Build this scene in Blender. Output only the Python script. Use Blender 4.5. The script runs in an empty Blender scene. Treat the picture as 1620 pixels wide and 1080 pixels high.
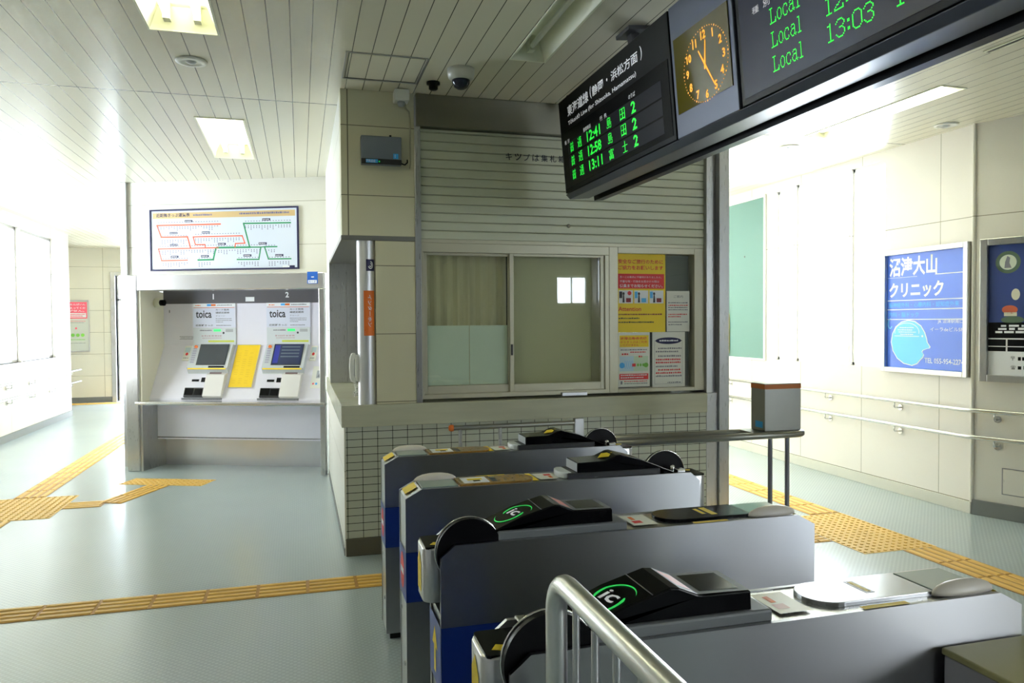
import bpy, math, random
import numpy as np
from mathutils import Vector, Matrix
random.seed(7)
S = bpy.context.scene
COL = S.collection
R = math.radians

# ------------------------------------------------------------------ camera
cam_d = bpy.data.cameras.new('camera')
cam = bpy.data.objects.new('camera', cam_d)
COL.objects.link(cam)
cam_d.sensor_width = 36.0
cam_d.lens = 36.0 * 1197.3 / 1620.0
cam_d.clip_start = 0.02
yaw, pitch, roll = 0.27282, -0.025218, -0.0064194
fwd = Vector((math.sin(yaw) * math.cos(pitch), math.cos(yaw) * math.cos(pitch), math.sin(pitch)))
rgt = Vector((math.cos(yaw), -math.sin(yaw), 0))
upv = rgt.cross(fwd)
cr = rgt * math.cos(roll) + upv * math.sin(roll)
cu = -rgt * math.sin(roll) + upv * math.cos(roll)
M = Matrix.Identity(4)
for i in range(3):
    M[i][0] = cr[i]; M[i][1] = cu[i]; M[i][2] = -fwd[i]
M[0][3], M[1][3], M[2][3] = 0, 0, 1.6
cam.matrix_world = M
S.camera = cam

# ------------------------------------------------------------------ sky, exposure
S.view_settings.view_transform = 'Standard'
S.view_settings.look = 'None'
S.view_settings.gamma = 1.0
S.view_settings.use_curve_mapping = False
S.view_settings.exposure = 0.0
W = bpy.data.worlds.new('sky')
S.world = W
W.use_nodes = True
nt = W.node_tree
nt.nodes.clear()
w_out = nt.nodes.new('ShaderNodeOutputWorld')
w_bg = nt.nodes.new('ShaderNodeBackground')
w_tc = nt.nodes.new('ShaderNodeTexCoord')
w_ns = nt.nodes.new('ShaderNodeTexNoise')
w_rp = nt.nodes.new('ShaderNodeValToRGB')
w_ns.inputs['Scale'].default_value = 2.2
w_ns.inputs['Detail'].default_value = 5
w_rp.color_ramp.elements[0].position = 0.35
w_rp.color_ramp.elements[0].color = (0.62, 0.80, 1.0, 1)
w_rp.color_ramp.elements[1].position = 0.6
w_rp.color_ramp.elements[1].color = (0.95, 0.98, 1.0, 1)
nt.links.new(w_tc.outputs['Generated'], w_ns.inputs['Vector'])
nt.links.new(w_ns.outputs['Fac'], w_rp.inputs['Fac'])
nt.links.new(w_rp.outputs['Color'], w_bg.inputs['Color'])
w_bg.inputs['Strength'].default_value = 26.5
nt.links.new(w_bg.outputs[0], w_out.inputs[0])
S.cycles.max_bounces = 10
S.cycles.diffuse_bounces = 6
S.cycles.glossy_bounces = 4
S.cycles.transparent_max_bounces = 12
S.cycles.sample_clamp_indirect = 8.0
LAMP = 14.0            # emission of the fluorescent tubes that are lit

def portal(name, loc, rot, sx, sy):
    l = bpy.data.lights.new(name, 'AREA')
    l.shape = 'RECTANGLE'; l.size = sx; l.size_y = sy
    l.cycles.is_portal = True
    o = bpy.data.objects.new(name, l); COL.objects.link(o)
    o.location = loc; o.rotation_euler = rot
    o['kind'] = 'helper'
portal('portal_left', (-4.02, 10.88, 2.04), (0, R(-90), 0), 1.95, 6.5)
portal('portal_right', (5.44, 9.2, 2.1), (0, R(90), 0), 1.95, 6.6)
portal('portal_behind', (6.74, -3.9, 2.0), (0, R(90), 0), 2.15, 3.7)

# ------------------------------------------------------------------ materials
def hexc(r, g, b):
    return tuple(((c / 255.0) / 12.92 if c / 255.0 <= 0.04045 else ((c / 255.0 + 0.055) / 1.055) ** 2.4) for c in (r, g, b)) + (1,)
_mats = {}
def mat(name, color, rough=0.5, metal=0.0, noise=0.0, nscale=6.0, emit=0.0, coat=0.0, stretch=None, bump=0.0, bscale=80, spec=0.5, rvar=0.0):
    if name in _mats: return _mats[name]
    m = bpy.data.materials.new(name); m.use_nodes = True
    t = m.node_tree; b = t.nodes['Principled BSDF']
    c = color if len(color) == 4 else tuple(color) + (1,)
    b.inputs['Base Color'].default_value = c
    b.inputs['Roughness'].default_value = rough
    b.inputs['Metallic'].default_value = metal
    b.inputs['Specular IOR Level'].default_value = spec
    if coat: b.inputs['Coat Weight'].default_value = coat; b.inputs['Coat Roughness'].default_value = 0.08
    tc = t.nodes.new('ShaderNodeTexCoord')
    mp = t.nodes.new('ShaderNodeMapping')
    if stretch: mp.inputs['Scale'].default_value = stretch
    t.links.new(tc.outputs['Object'], mp.inputs['Vector'])
    ns = t.nodes.new('ShaderNodeTexNoise'); ns.inputs['Scale'].default_value = nscale; ns.inputs['Detail'].default_value = 4
    t.links.new(mp.outputs[0], ns.inputs['Vector'])
    if noise:
        mx = t.nodes.new('ShaderNodeMix'); mx.data_type = 'RGBA'
        mx.inputs['A'].default_value = tuple(v * (1 - noise) for v in c[:3]) + (1,)
        mx.inputs['B'].default_value = tuple(min(1, v * (1 + noise)) for v in c[:3]) + (1,)
        t.links.new(ns.outputs['Fac'], mx.inputs['Factor'])
        t.links.new(mx.outputs['Result'], b.inputs['Base Color'])
    if rvar:
        mr = t.nodes.new('ShaderNodeMapRange')
        mr.inputs['To Min'].default_value = max(0.02, rough - rvar); mr.inputs['To Max'].default_value = rough + rvar
        t.links.new(ns.outputs['Fac'], mr.inputs['Value'])
        t.links.new(mr.outputs[0], b.inputs['Roughness'])
    if bump:
        n2 = t.nodes.new('ShaderNodeTexNoise'); n2.inputs['Scale'].default_value = bscale
        t.links.new(mp.outputs[0], n2.inputs['Vector'])
        bp = t.nodes.new('ShaderNodeBump'); bp.inputs['Strength'].default_value = bump; bp.inputs['Distance'].default_value = 0.002
        t.links.new(n2.outputs['Fac'], bp.inputs['Height'])
        t.links.new(bp.outputs[0], b.inputs['Normal'])
    if emit:
        b.inputs['Emission Color'].default_value = c
        b.inputs['Emission Strength'].default_value = emit
    _mats[name] = m
    return m

def grooved(name, color, seam, lines, rough=0.4, noise=0.03, bumpy=0.3, coat=0.0):
    """panel paint with dark joint lines; lines = [(axis, period, offset, width)]"""
    m = mat(name, color, rough, noise=noise, nscale=1.5, coat=coat)
    t = m.node_tree; b = t.nodes['Principled BSDF']
    tc = t.nodes['Texture Coordinate']
    sp = t.nodes.new('ShaderNodeSeparateXYZ'); t.links.new(tc.outputs['Object'], sp.inputs[0])
    def mth(op, a, c):
        n = t.nodes.new('ShaderNodeMath'); n.operation = op
        for k, v in enumerate((a, c)):
            if hasattr(v, 'links'): t.links.new(v, n.inputs[k])
            else: n.inputs[k].default_value = v
        return n.outputs[0]
    acc = None
    for ax, per, off, wid in lines:
        o = sp.outputs['XYZ'.index(ax)]
        x = mth('ADD', o, -off + wid / 2 + per * 1000)
        x = mth('MODULO', x, per)
        x = mth('LESS_THAN', x, wid)
        acc = x if acc is None else mth('MAXIMUM', acc, x)
    mx = t.nodes.new('ShaderNodeMix'); mx.data_type = 'RGBA'
    src = b.inputs['Base Color'].links[0].from_socket if b.inputs['Base Color'].links else None
    if src: t.links.new(src, mx.inputs['A'])
    else: mx.inputs['A'].default_value = color
    mx.inputs['B'].default_value = seam
    t.links.new(acc, mx.inputs['Factor'])
    t.links.new(mx.outputs['Result'], b.inputs['Base Color'])
    bp = t.nodes.new('ShaderNodeBump'); bp.inputs['Strength'].default_value = bumpy; bp.inputs['Distance'].default_value = 0.003; bp.invert = True
    t.links.new(acc, bp.inputs['Height']); t.links.new(bp.outputs[0], b.inputs['Normal'])
    return m

def pane_mat(name, tint=(1, 1, 1, 1), rough=0.0, refl=1.0):
    m = bpy.data.materials.new(name); m.use_nodes = True
    t = m.node_tree; t.nodes.clear()
    out = t.nodes.new('ShaderNodeOutputMaterial'); mx = t.nodes.new('ShaderNodeMixShader')
    tr = t.nodes.new('ShaderNodeBsdfTransparent'); gl = t.nodes.new('ShaderNodeBsdfGlossy'); fr = t.nodes.new('ShaderNodeLayerWeight')
    tr.inputs[0].default_value = tint; gl.inputs['Roughness'].default_value = rough
    fr.inputs['Blend'].default_value = 0.5
    pw = t.nodes.new('ShaderNodeMath'); pw.operation = 'POWER'; pw.inputs[1].default_value = 5.0
    ma = t.nodes.new('ShaderNodeMath'); ma.operation = 'MULTIPLY_ADD'; ma.inputs[1].default_value = 0.92; ma.inputs[2].default_value = 0.08
    t.links.new(fr.outputs['Facing'], pw.inputs[0]); t.links.new(pw.outputs[0], ma.inputs[0])
    mul = t.nodes.new('ShaderNodeMath'); mul.operation = 'MULTIPLY'; mul.inputs[1].default_value = refl
    mul.use_clamp = True
    t.links.new(ma.outputs[0], mul.inputs[0])
    t.links.new(mul.outputs[0], mx.inputs[0]); t.links.new(tr.outputs[0], mx.inputs[1]); t.links.new(gl.outputs[0], mx.inputs[2])
    t.links.new(mx.outputs[0], out.inputs[0])
    return m

CEIL = grooved('ceiling_planks', hexc(228, 223, 203), hexc(84, 82, 72), [('X', 0.115, -0.836, 0.0048), ('Y', 40.0, 5.69, 0.012)], rough=0.26, noise=0.02)
CREAM = grooved('cream_wall_panels', hexc(235, 230, 224), hexc(150, 146, 130), [('X', 0.94, 0.19, 0.006), ('Z', 3.3, 2.44, 0.006), ('Z', 30.0, 0.101, 0.006)], rough=0.38)
CREAM_FAR = grooved('cream_far_wall', hexc(233, 229, 215), hexc(165, 158, 138), [('X', 0.95, 0.28, 0.008), ('Z', 0.45, 0.10, 0.008)], rough=0.45)
CREAM_T = grooved('ticket_wall_panels', hexc(236, 233, 222), hexc(170, 164, 140), [('Z', 0.47, 0.585, 0.005)], rough=0.4)
PILLAR = grooved('booth_pillar_panels', hexc(214, 209, 180), hexc(110, 106, 84), [('Z', 0.4725, 0.585, 0.005), ('X', 60.0, 0.325, 0.004)], rough=0.42)
PILLAR_L = grooved('booth_side_panels', hexc(236, 234, 224), hexc(180, 176, 160), [('Z', 0.4725, 0.585, 0.005), ('X', 0.95, 0.0, 0.005)], rough=0.4)
PANEL_S = grooved('window_pillar_panels', hexc(214, 209, 180), hexc(110, 106, 84), [('Z', 0.471, 0.113, 0.005)], rough=0.42)
TILE = grooved('white_wall_tiles', hexc(206, 210, 196), hexc(40, 42, 36), [('X', 0.1035, 0.30, 0.004), ('Z', 0.0525, 0.12, 0.004)], rough=0.22, bumpy=0.5)
PLINTH = mat('dark_plinth', hexc(104, 98, 80), 0.45, noise=0.1)
BASEB = mat('pale_baseboard', hexc(214, 212, 202), 0.4, noise=0.06)
GREYB = mat('grey_baseboard', hexc(120, 122, 120), 0.45, noise=0.06)
STEEL = mat('brushed_steel', (0.56, 0.56, 0.55), 0.28, 1.0, nscale=10, stretch=(20, 20, 1), rvar=0.02)
STEELH = mat('brushed_steel_level', (0.43, 0.435, 0.45), 0.29, 1.0, noise=0.02, nscale=1.2)
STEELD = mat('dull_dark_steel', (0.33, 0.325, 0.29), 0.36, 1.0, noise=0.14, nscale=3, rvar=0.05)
POLISH = mat('polished_steel', (0.68, 0.68, 0.67), 0.15, 1.0, noise=0.03)
ALU = mat('satin_aluminium', (0.60, 0.60, 0.61), 0.34, 1.0, noise=0.03)
ALUF = mat('painted_window_frame', hexc(196, 192, 170), 0.4, 0.3, noise=0.03)
MARBLE = mat('pale_marble', hexc(194, 194, 172), 0.25, noise=0.20, nscale=3.0, stretch=(0.6, 1.2, 5.0))
SLAT = mat('shutter_slat_paint', hexc(202, 204, 182), 0.4, 0.1, noise=0.03)
WHITE = mat('white_plastic', hexc(238, 238, 232), 0.4, noise=0.02)
WHITEM = mat('white_machine_paint', hexc(230, 228, 226), 0.4, noise=0.02)
LILAC = mat('pale_lilac_panel', hexc(234, 232, 244), 0.45, noise=0.02)
PAPER = mat('white_paper', hexc(236, 236, 228), 0.6, noise=0.02)
BLACK = mat('black_plastic', (0.006, 0.006, 0.007), 0.3, noise=0.1, spec=0.16)
BLACKG = mat('black_gloss', (0.004, 0.004, 0.005), 0.16, noise=0.1, spec=0.16)
DARK = mat('dark_grey', hexc(48, 48, 50), 0.4, noise=0.08)
BAND = mat('charcoal_band', hexc(88, 86, 92), 0.5, noise=0.05)
GREY = mat('mid_grey', hexc(120, 124, 128), 0.45, noise=0.05)
LGREY = mat('light_grey', hexc(176, 180, 184), 0.45, noise=0.04)
BLUE = mat('gate_blue', hexc(20, 56, 150), 0.35, noise=0.04)
RED = mat('print_red', hexc(222, 44, 48), 0.5, noise=0.02)
PINK = mat('print_pink', hexc(232, 88, 112), 0.5, noise=0.02)
YELLOW = mat('print_yellow', hexc(246, 214, 40), 0.5, noise=0.02)
YELLOWD = mat('board_yellow', hexc(250, 210, 30), 0.5, noise=0.03)
ORANGE = mat('print_orange', hexc(238, 120, 40), 0.5, noise=0.02)
ORLINE = mat('line_orange', hexc(240, 110, 70), 0.5, noise=0.02)
GRLINE = mat('line_green', hexc(40, 150, 100), 0.5, noise=0.02)
NAVY = mat('print_navy', hexc(34, 32, 80), 0.5, noise=0.03)
INK = mat('print_ink', hexc(52, 52, 60), 0.6, noise=0.03)
INKL = mat('print_grey_ink', hexc(130, 130, 140), 0.6, noise=0.03)
WPRINT = mat('print_white', hexc(244, 246, 250), 0.55, noise=0.01)
TAN = mat('print_tan', hexc(214, 184, 130), 0.55, noise=0.02)
SKYB = mat('print_sky_blue', hexc(90, 190, 245), 0.5, noise=0.02)
MIDB = mat('print_mid_blue', hexc(74, 116, 226), 0.4, noise=0.04, coat=0.5)
CYANP = mat('print_cyan', hexc(70, 180, 250), 0.5, noise=0.02)
PGREEN = mat('print_green', hexc(120, 190, 70), 0.5, noise=0.02)
STICKB = mat('sticker_blue', hexc(30, 100, 200), 0.5, noise=0.02)
TEAL = mat('teal_board_paint', hexc(90, 128, 122), 0.5, noise=0.03, nscale=2)
NIGHT = mat('poster_night_blue', hexc(46, 66, 130), 0.35, noise=0.25, nscale=3, coat=0.5)
TACT = mat('tactile_yellow', hexc(236, 190, 92), 0.5, noise=0.10, nscale=5)
TACTB = mat('tactile_base', hexc(188, 138, 58), 0.55, noise=0.12, nscale=5)
BLIND = mat('beige_blind', hexc(206, 206, 168), 0.8, noise=0.05, nscale=2)
CURT = mat('beige_curtain', hexc(206, 202, 166), 0.8, noise=0.08, nscale=3)
GPAPER = mat('pale_green_sheet', hexc(224, 240, 224), 0.6, noise=0.03)
OLIVE = mat('olive_top', hexc(170, 164, 116), 0.45, noise=0.04)
SCREEN = mat('dark_screen', hexc(56, 62, 70), 0.25, noise=0.08)
SCREENB = mat('dark_blue_screen', hexc(46, 56, 92), 0.25, noise=0.15, nscale=4)
LEDP = mat('led_panel', hexc(14, 14, 18), 0.22, noise=0.08, spec=0.16)
LEDR = mat('led_row', hexc(30, 29, 38), 0.3, noise=0.08, spec=0.16)
LEDG = mat('led_green', (0.02, 1.0, 0.06), 0.4, emit=1.1)
LEDO = mat('led_amber', (1.0, 0.42, 0.02), 0.4, emit=0.95)
CLOCKG = mat('clock_face', hexc(96, 86, 12), 0.06, noise=0.1, spec=0.9)
SIGNG = mat('sign_grey', hexc(92, 96, 110), 0.32, 0.5, noise=0.04)
SIGNB = mat('sign_black', hexc(12, 12, 14), 0.3, noise=0.1, spec=0.16)
SIGNW = mat('sign_white_lettering', (0.85, 0.86, 0.9), 0.5, emit=0.25)
GREENLIT = mat('lit_green_mark', (0.02, 0.75, 0.12), 0.4, emit=0.45)
TUBE = mat('lit_tube', (1.0, 1.0, 0.82), 0.4, emit=LAMP)
TUBEO = mat('unlit_tube', hexc(232, 232, 222), 0.3, noise=0.02)
LAMPW = mat('lamp_housing_white', hexc(236, 236, 214), 0.4, noise=0.01)
PINKW = mat('worn_pinkish_white', hexc(234, 226, 216), 0.35, noise=0.05, nscale=9)
DOMEB = mat('dome_smoke', hexc(24, 30, 52), 0.08, noise=0.1)
GLASS = pane_mat('window_glass')
BGLASS = pane_mat('booth_glass', (0.95, 0.97, 0.93, 1), refl=1.3)
CLEARP = pane_mat('clear_plastic', (0.9, 0.93, 0.93, 1), 0.12, refl=2.0)
REDSCR = mat('pink_display', hexc(220, 130, 130), 0.3, noise=0.15, nscale=30)
CLEARW = mat('frosted_white', hexc(226, 232, 236), .2, noise=.04)
CARTON = mat('amber_film', hexc(150, 112, 50), 0.2, noise=0.5, nscale=60)
ROOMB = mat('plain_back_wall', hexc(58, 56, 52), 0.6, noise=0.04)

def floor_mat():
    m = mat('floor_vinyl', hexc(182, 195, 199), 0.25, noise=0.06, nscale=0.9, rvar=0.03, spec=1.0)
    t = m.node_tree; b = t.nodes['Principled BSDF']; tc = t.nodes['Texture Coordinate']
    sp = t.nodes.new('ShaderNodeSeparateXYZ'); t.links.new(tc.outputs['Object'], sp.inputs[0])
    def mth(op, a, c=0.0):
        n = t.nodes.new('ShaderNodeMath'); n.operation = op
        for k, v in enumerate((a, c)):
            if hasattr(v, 'links'): t.links.new(v, n.inputs[k])
            else: n.inputs[k].default_value = v
        return n.outputs[0]
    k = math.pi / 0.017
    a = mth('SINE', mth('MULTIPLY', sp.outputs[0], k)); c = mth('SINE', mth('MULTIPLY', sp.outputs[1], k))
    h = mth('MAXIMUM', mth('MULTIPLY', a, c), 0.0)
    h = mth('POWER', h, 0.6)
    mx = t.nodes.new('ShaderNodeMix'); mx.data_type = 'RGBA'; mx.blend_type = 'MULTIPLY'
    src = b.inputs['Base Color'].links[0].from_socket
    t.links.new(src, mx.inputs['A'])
    cr_ = t.nodes.new('ShaderNodeMapRange'); cr_.inputs['To Min'].default_value = 0.91; cr_.inputs['To Max'].default_value = 1.08  # raised dots lightened: relief shading put into the colour
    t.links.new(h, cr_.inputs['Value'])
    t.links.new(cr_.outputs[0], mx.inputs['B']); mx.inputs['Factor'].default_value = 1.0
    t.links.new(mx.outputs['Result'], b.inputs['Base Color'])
    bp = t.nodes.new('ShaderNodeBump'); bp.inputs['Strength'].default_value = 0.3; bp.inputs['Distance'].default_value = 0.0006
    t.links.new(h, bp.inputs['Height']); t.links.new(bp.outputs[0], b.inputs['Normal'])
    return m
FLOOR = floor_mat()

def brush(m, rough, aniso, tan):
    t = m.node_tree; b = t.nodes['Principled BSDF']
    b.inputs['Roughness'].default_value = rough
    for l in list(b.inputs['Roughness'].links): t.links.remove(l)
    b.inputs['Anisotropic'].default_value = aniso
    c = t.nodes.new('ShaderNodeCombineXYZ')
    for i in range(3): c.inputs[i].default_value = tan[i]
    t.links.new(c.outputs[0], b.inputs['Tangent'])
brush(STEELH, 0.30, 0.9, (0.03, 0.02, 1.0))
# ------------------------------------------------------------------ mesh builder
_tc = {}
def glyphs(s, bold=0.0):
    """outline of a line of text as verts/polys, scaled so its box is 0..w by 0..h"""
    key = (s, bold)
    if key in _tc: return _tc[key]
    c = bpy.data.curves.new('t', 'FONT'); c.body = s; c.resolution_u = 2
    if bold: c.offset = bold
    o = bpy.data.objects.new('t', c); COL.objects.link(o)
    dg = bpy.context.evaluated_depsgraph_get(); dg.update()
    me = o.evaluated_get(dg).to_mesh()
    vs = [(v.co.x, v.co.y) for v in me.vertices]; fs = [tuple(p.vertices) for p in me.polygons]
    o.evaluated_get(dg).to_mesh_clear()
    bpy.data.objects.remove(o); bpy.data.curves.remove(c)
    x0 = min(v[0] for v in vs); x1 = max(v[0] for v in vs); y0 = min(v[1] for v in vs); y1 = max(v[1] for v in vs)
    vs = [(x - x0, y - y0) for x, y in vs]
    _tc[key] = (vs, fs, x1 - x0, y1 - y0)
    return _tc[key]

class MB:
    def __init__(s): s.v = []; s.f = []; s.m = []; s.sm = []
    def face(s, pts, mi=0, smooth=False):
        n = len(s.v); s.v += [tuple(p) for p in pts]; s.f.append(tuple(range(n, n + len(pts)))); s.m.append(mi); s.sm.append(smooth); return s
    def add(s, vs, fs, mi=0, smooth=False):
        n = len(s.v); s.v += [tuple(p) for p in vs]
        for f in fs: s.f.append(tuple(i + n for i in f)); s.m.append(mi); s.sm.append(smooth)
        return s
    def box(s, x0, x1, y0, y1, z0, z1, mi=0):
        v = [(x, y, z) for x in (x0, x1) for y in (y0, y1) for z in (z0, z1)]
        return s.add(v, [(0, 1, 3, 2), (4, 6, 7, 5), (0, 4, 5, 1), (2, 3, 7, 6), (0, 2, 6, 4), (1, 5, 7, 3)], mi)
    def prism(s, prof, ax, a0, a1, mi=0, smooth=False):
        """prof: closed 2D outline in the two other axes (in xyz order), extruded along ax"""
        def p(q, a):
            return {'x': (a, q[0], q[1]), 'y': (q[0], a, q[1]), 'z': (q[0], q[1], a)}[ax]
        n = len(prof)
        vs = [p(q, a0) for q in prof] + [p(q, a1) for q in prof]
        s.add(vs, [tuple(range(n)), tuple(range(2 * n - 1, n - 1, -1))], mi)
        b = len(s.v) - 2 * n
        for i in range(n):
            j = (i + 1) % n
            s.f.append((b + i, b + j, b + n + j, b + n + i)); s.m.append(mi); s.sm.append(smooth)
        return s
    def cyl(s, p0, p1, r, seg=16, mi=0, r1=None, caps=True):
        p0 = Vector(p0); p1 = Vector(p1); r1 = r if r1 is None else r1
        d = (p1 - p0).normalized(); a = d.orthogonal().normalized(); b = d.cross(a)
        ring = lambda c, rr: [c + (a * math.cos(2 * math.pi * k / seg) + b * math.sin(2 * math.pi * k / seg)) * rr for k in range(seg)]
        n = len(s.v); s.v += [tuple(q) for q in ring(p0, r) + ring(p1, r1)]
        for k in range(seg):
            j = (k + 1) % seg
            s.f.append((n + k, n + j, n + seg + j, n + seg + k)); s.m.append(mi); s.sm.append(True)
        if caps:
            s.face(ring(p0, r)[::-1], mi); s.face(ring(p1, r1), mi)
        return s
    def tube(s, pts, r, seg=12, mi=0, caps=True):
        pts = [Vector(p) for p in pts]
        n0 = len(s.v); ref = None
        for i, p in enumerate(pts):
            d = ((pts[i + 1] - p).normalized() if i + 1 < len(pts) else Vector()) + ((p - pts[i - 1]).normalized() if i else Vector())
            d.normalize()
            if ref is None: ref = d.orthogonal().normalized()
            a = (ref - d * ref.dot(d)).normalized(); ref = a; b = d.cross(a)
            sc = 1.0
            s.v += [tuple(p + (a * math.cos(2 * math.pi * k / seg) + b * math.sin(2 * math.pi * k / seg)) * r * sc) for k in range(seg)]
        for i in range(len(pts) - 1):
            for k in range(seg):
                j = (k + 1) % seg; q = n0 + i * seg
                s.f.append((q + k, q + j, q + seg + j, q + seg + k)); s.m.append(mi); s.sm.append(True)
        if caps:
            s.f.append(tuple(range(n0 + seg - 1, n0 - 1, -1))); s.m.append(mi); s.sm.append(False)
            e = n0 + (len(pts) - 1) * seg
            s.f.append(tuple(range(e, e + seg))); s.m.append(mi); s.sm.append(False)
        return s
    def lathe(s, prof, c=(0, 0, 0), ax='z', seg=24, mi=0, sx=1, sy=1):
        """prof: [(radius, height)]"""
        n0 = len(s.v)
        for r, h in prof:
            for k in range(seg):
                x = r * math.cos(2 * math.pi * k / seg) * sx; y = r * math.sin(2 * math.pi * k / seg) * sy
                q = {'z': (x, y, h), 'y': (x, h, y), 'x': (h, x, y)}[ax]
                s.v.append((c[0] + q[0], c[1] + q[1], c[2] + q[2]))
        for i in range(len(prof) - 1):
            for k in range(seg):
                j = (k + 1) % seg; q = n0 + i * seg
                s.f.append((q + k, q + j, q + seg + j, q + seg + k)); s.m.append(mi); s.sm.append(True)
        for e, (r, h) in ((0, prof[0]), (len(prof) - 1, prof[-1])):
            if r > 1e-5:
                q = n0 + e * seg; s.f.append(tuple(range(q, q + seg))); s.m.append(mi); s.sm.append(False)
        return s
    # flat print on the local xz plane at depth y (towards the viewer = negative y)
    def rect(s, x0, z0, x1, z1, y=0.0, mi=0):
        return s.face([(x0, y, z0), (x1, y, z0), (x1, y, z1), (x0, y, z1)], mi)
    def poly(s, pts, y=0.0, mi=0):
        return s.face([(p[0], y, p[1]) for p in pts], mi)
    def line(s, pts, w, y=0.0, mi=0):
        for i in range(len(pts) - 1):
            a = Vector(pts[i]); b = Vector(pts[i + 1]); d = (b - a).normalized(); n = Vector((-d.y, d.x)) * w / 2; e = d * w / 2
            s.poly([a - n - e, b - n + e, b + n + e, a + n - e], y, mi)
        return s
    def ellipse(s, cx, cz, rx, rz, y=0.0, mi=0, n=28):
        return s.poly([(cx + rx * math.cos(2 * math.pi * k / n), cz + rz * math.sin(2 * math.pi * k / n)) for k in range(n)], y, mi)
    def ring(s, cx, cz, rx, rz, w, y=0.0, mi=0, n=36, a0=0, a1=360):
        A = [R(a0 + (a1 - a0) * k / n) for k in range(n + 1)]
        for k in range(n):
            s.poly([(cx + rx * math.cos(A[k]), cz + rz * math.sin(A[k])), (cx + rx * math.cos(A[k + 1]), cz + rz * math.sin(A[k + 1])),
                    (cx + (rx - w) * math.cos(A[k + 1]), cz + (rz - w) * math.sin(A[k + 1])), (cx + (rx - w) * math.cos(A[k]), cz + (rz - w) * math.sin(A[k]))], y, mi)
        return s
    def text(s, body, x0, z0, h, y=0.0, mi=0, w=None, bold=0.0, center=False):
        vs, fs, tw, th = glyphs(body, bold)
        sz = h / th; sx = sz if w is None else w / tw
        if center: x0 -= tw * sx / 2
        return s.add([(x0 + a * sx, y, z0 + b * sz) for a, b in vs], fs, mi)
    def dashes(s, x0, x1, z, h, y=0.0, mi=0, lo=0.006, hi=0.02, gap=0.35):
        """a row of print too small to read"""
        x = x0
        while x < x1 - lo:
            w = min(random.uniform(lo, hi), x1 - x)
            s.rect(x, z, x + w, z + h * random.uniform(0.75, 1.0), y, mi)
            x += w + lo * random.uniform(gap, gap * 2.5)
        return s
    def xform(s, f):
        s.v = [tuple(f(Vector(v))) for v in s.v]; return s
    def pieces(s):
        """groups of faces that lie far apart from each other"""
        par = list(range(len(s.v)))
        def root(i):
            while par[i] != i:
                par[i] = par[par[i]]; i = par[i]
            return i
        for f in s.f:
            r0 = root(f[0])
            for i in f[1:]: par[root(i)] = r0
        box = {}
        for i, v in enumerate(s.v):
            r0 = root(i); b = box.get(r0)
            if b is None: box[r0] = [list(v), list(v)]
            else:
                for k in range(3): b[0][k] = min(b[0][k], v[k]); b[1][k] = max(b[1][k], v[k])
        ks = list(box)
        if len(ks) < 2 or len(ks) > 800: return None
        lo = np.array([box[k][0] for k in ks]); hi = np.array([box[k][1] for k in ks])
        size = (hi - lo).max(axis=1)
        gap = np.maximum(0.0, np.maximum(lo[:, None] - hi[None], lo[None] - hi[:, None]))
        near = np.sqrt((gap ** 2).sum(axis=2)) <= np.maximum(0.0195, 0.49 * np.maximum(size[:, None], size[None]))
        comp = [-1] * len(ks); n = 0
        for i in range(len(ks)):
            if comp[i] >= 0: continue
            st = [i]; comp[i] = n
            while st:
                a = st.pop()
                for b in np.nonzero(near[a])[0]:
                    if comp[b] < 0: comp[b] = n; st.append(int(b))
            n += 1
        if n < 2: return None
        cof = {k: comp[i] for i, k in enumerate(ks)}
        return n, [cof[root(f[0])] for f in s.f]
    def build(s, name, mats, parent=None, bevel=0.0, segs=2, fix=True, **props):
        got = s.pieces() if parent else None
        if got:
            first = None
            for g in range(got[0]):
                q = MB(); idx = {}
                for f, m, sm, c in zip(s.f, s.m, s.sm, got[1]):
                    if c != g: continue
                    nf = []
                    for i in f:
                        if i not in idx: idx[i] = len(q.v); q.v.append(s.v[i])
                        nf.append(idx[i])
                    q.f.append(tuple(nf)); q.m.append(m); q.sm.append(sm)
                o = q.build1(name, mats, parent, bevel, segs, fix, **props)
                first = first or o
            return first
        return s.build1(name, mats, parent, bevel, segs, fix, **props)
    def build1(s, name, mats, parent=None, bevel=0.0, segs=2, fix=True, **props):
        me = bpy.data.meshes.new(name)
        me.from_pydata(s.v, [], s.f)
        if not isinstance(mats, (list, tuple)): mats = [mats]
        for m in mats: me.materials.append(m)
        me.polygons.foreach_set('material_index', s.m)
        me.polygons.foreach_set('use_smooth', s.sm)
        me.update()
        if fix:
            import bmesh
            b = bmesh.new(); b.from_mesh(me); bmesh.ops.recalc_face_normals(b, faces=b.faces); b.to_mesh(me); b.free()
        o = bpy.data.objects.new(name, me); COL.objects.link(o)
        if parent: o.parent = parent
        if bevel:
            md = o.modifiers.new('bevel', 'BEVEL'); md.width = bevel; md.segments = segs; md.limit_method = 'ANGLE'; md.angle_limit = R(40)
        for k, v in props.items(): o[k] = v
        return o

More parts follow.
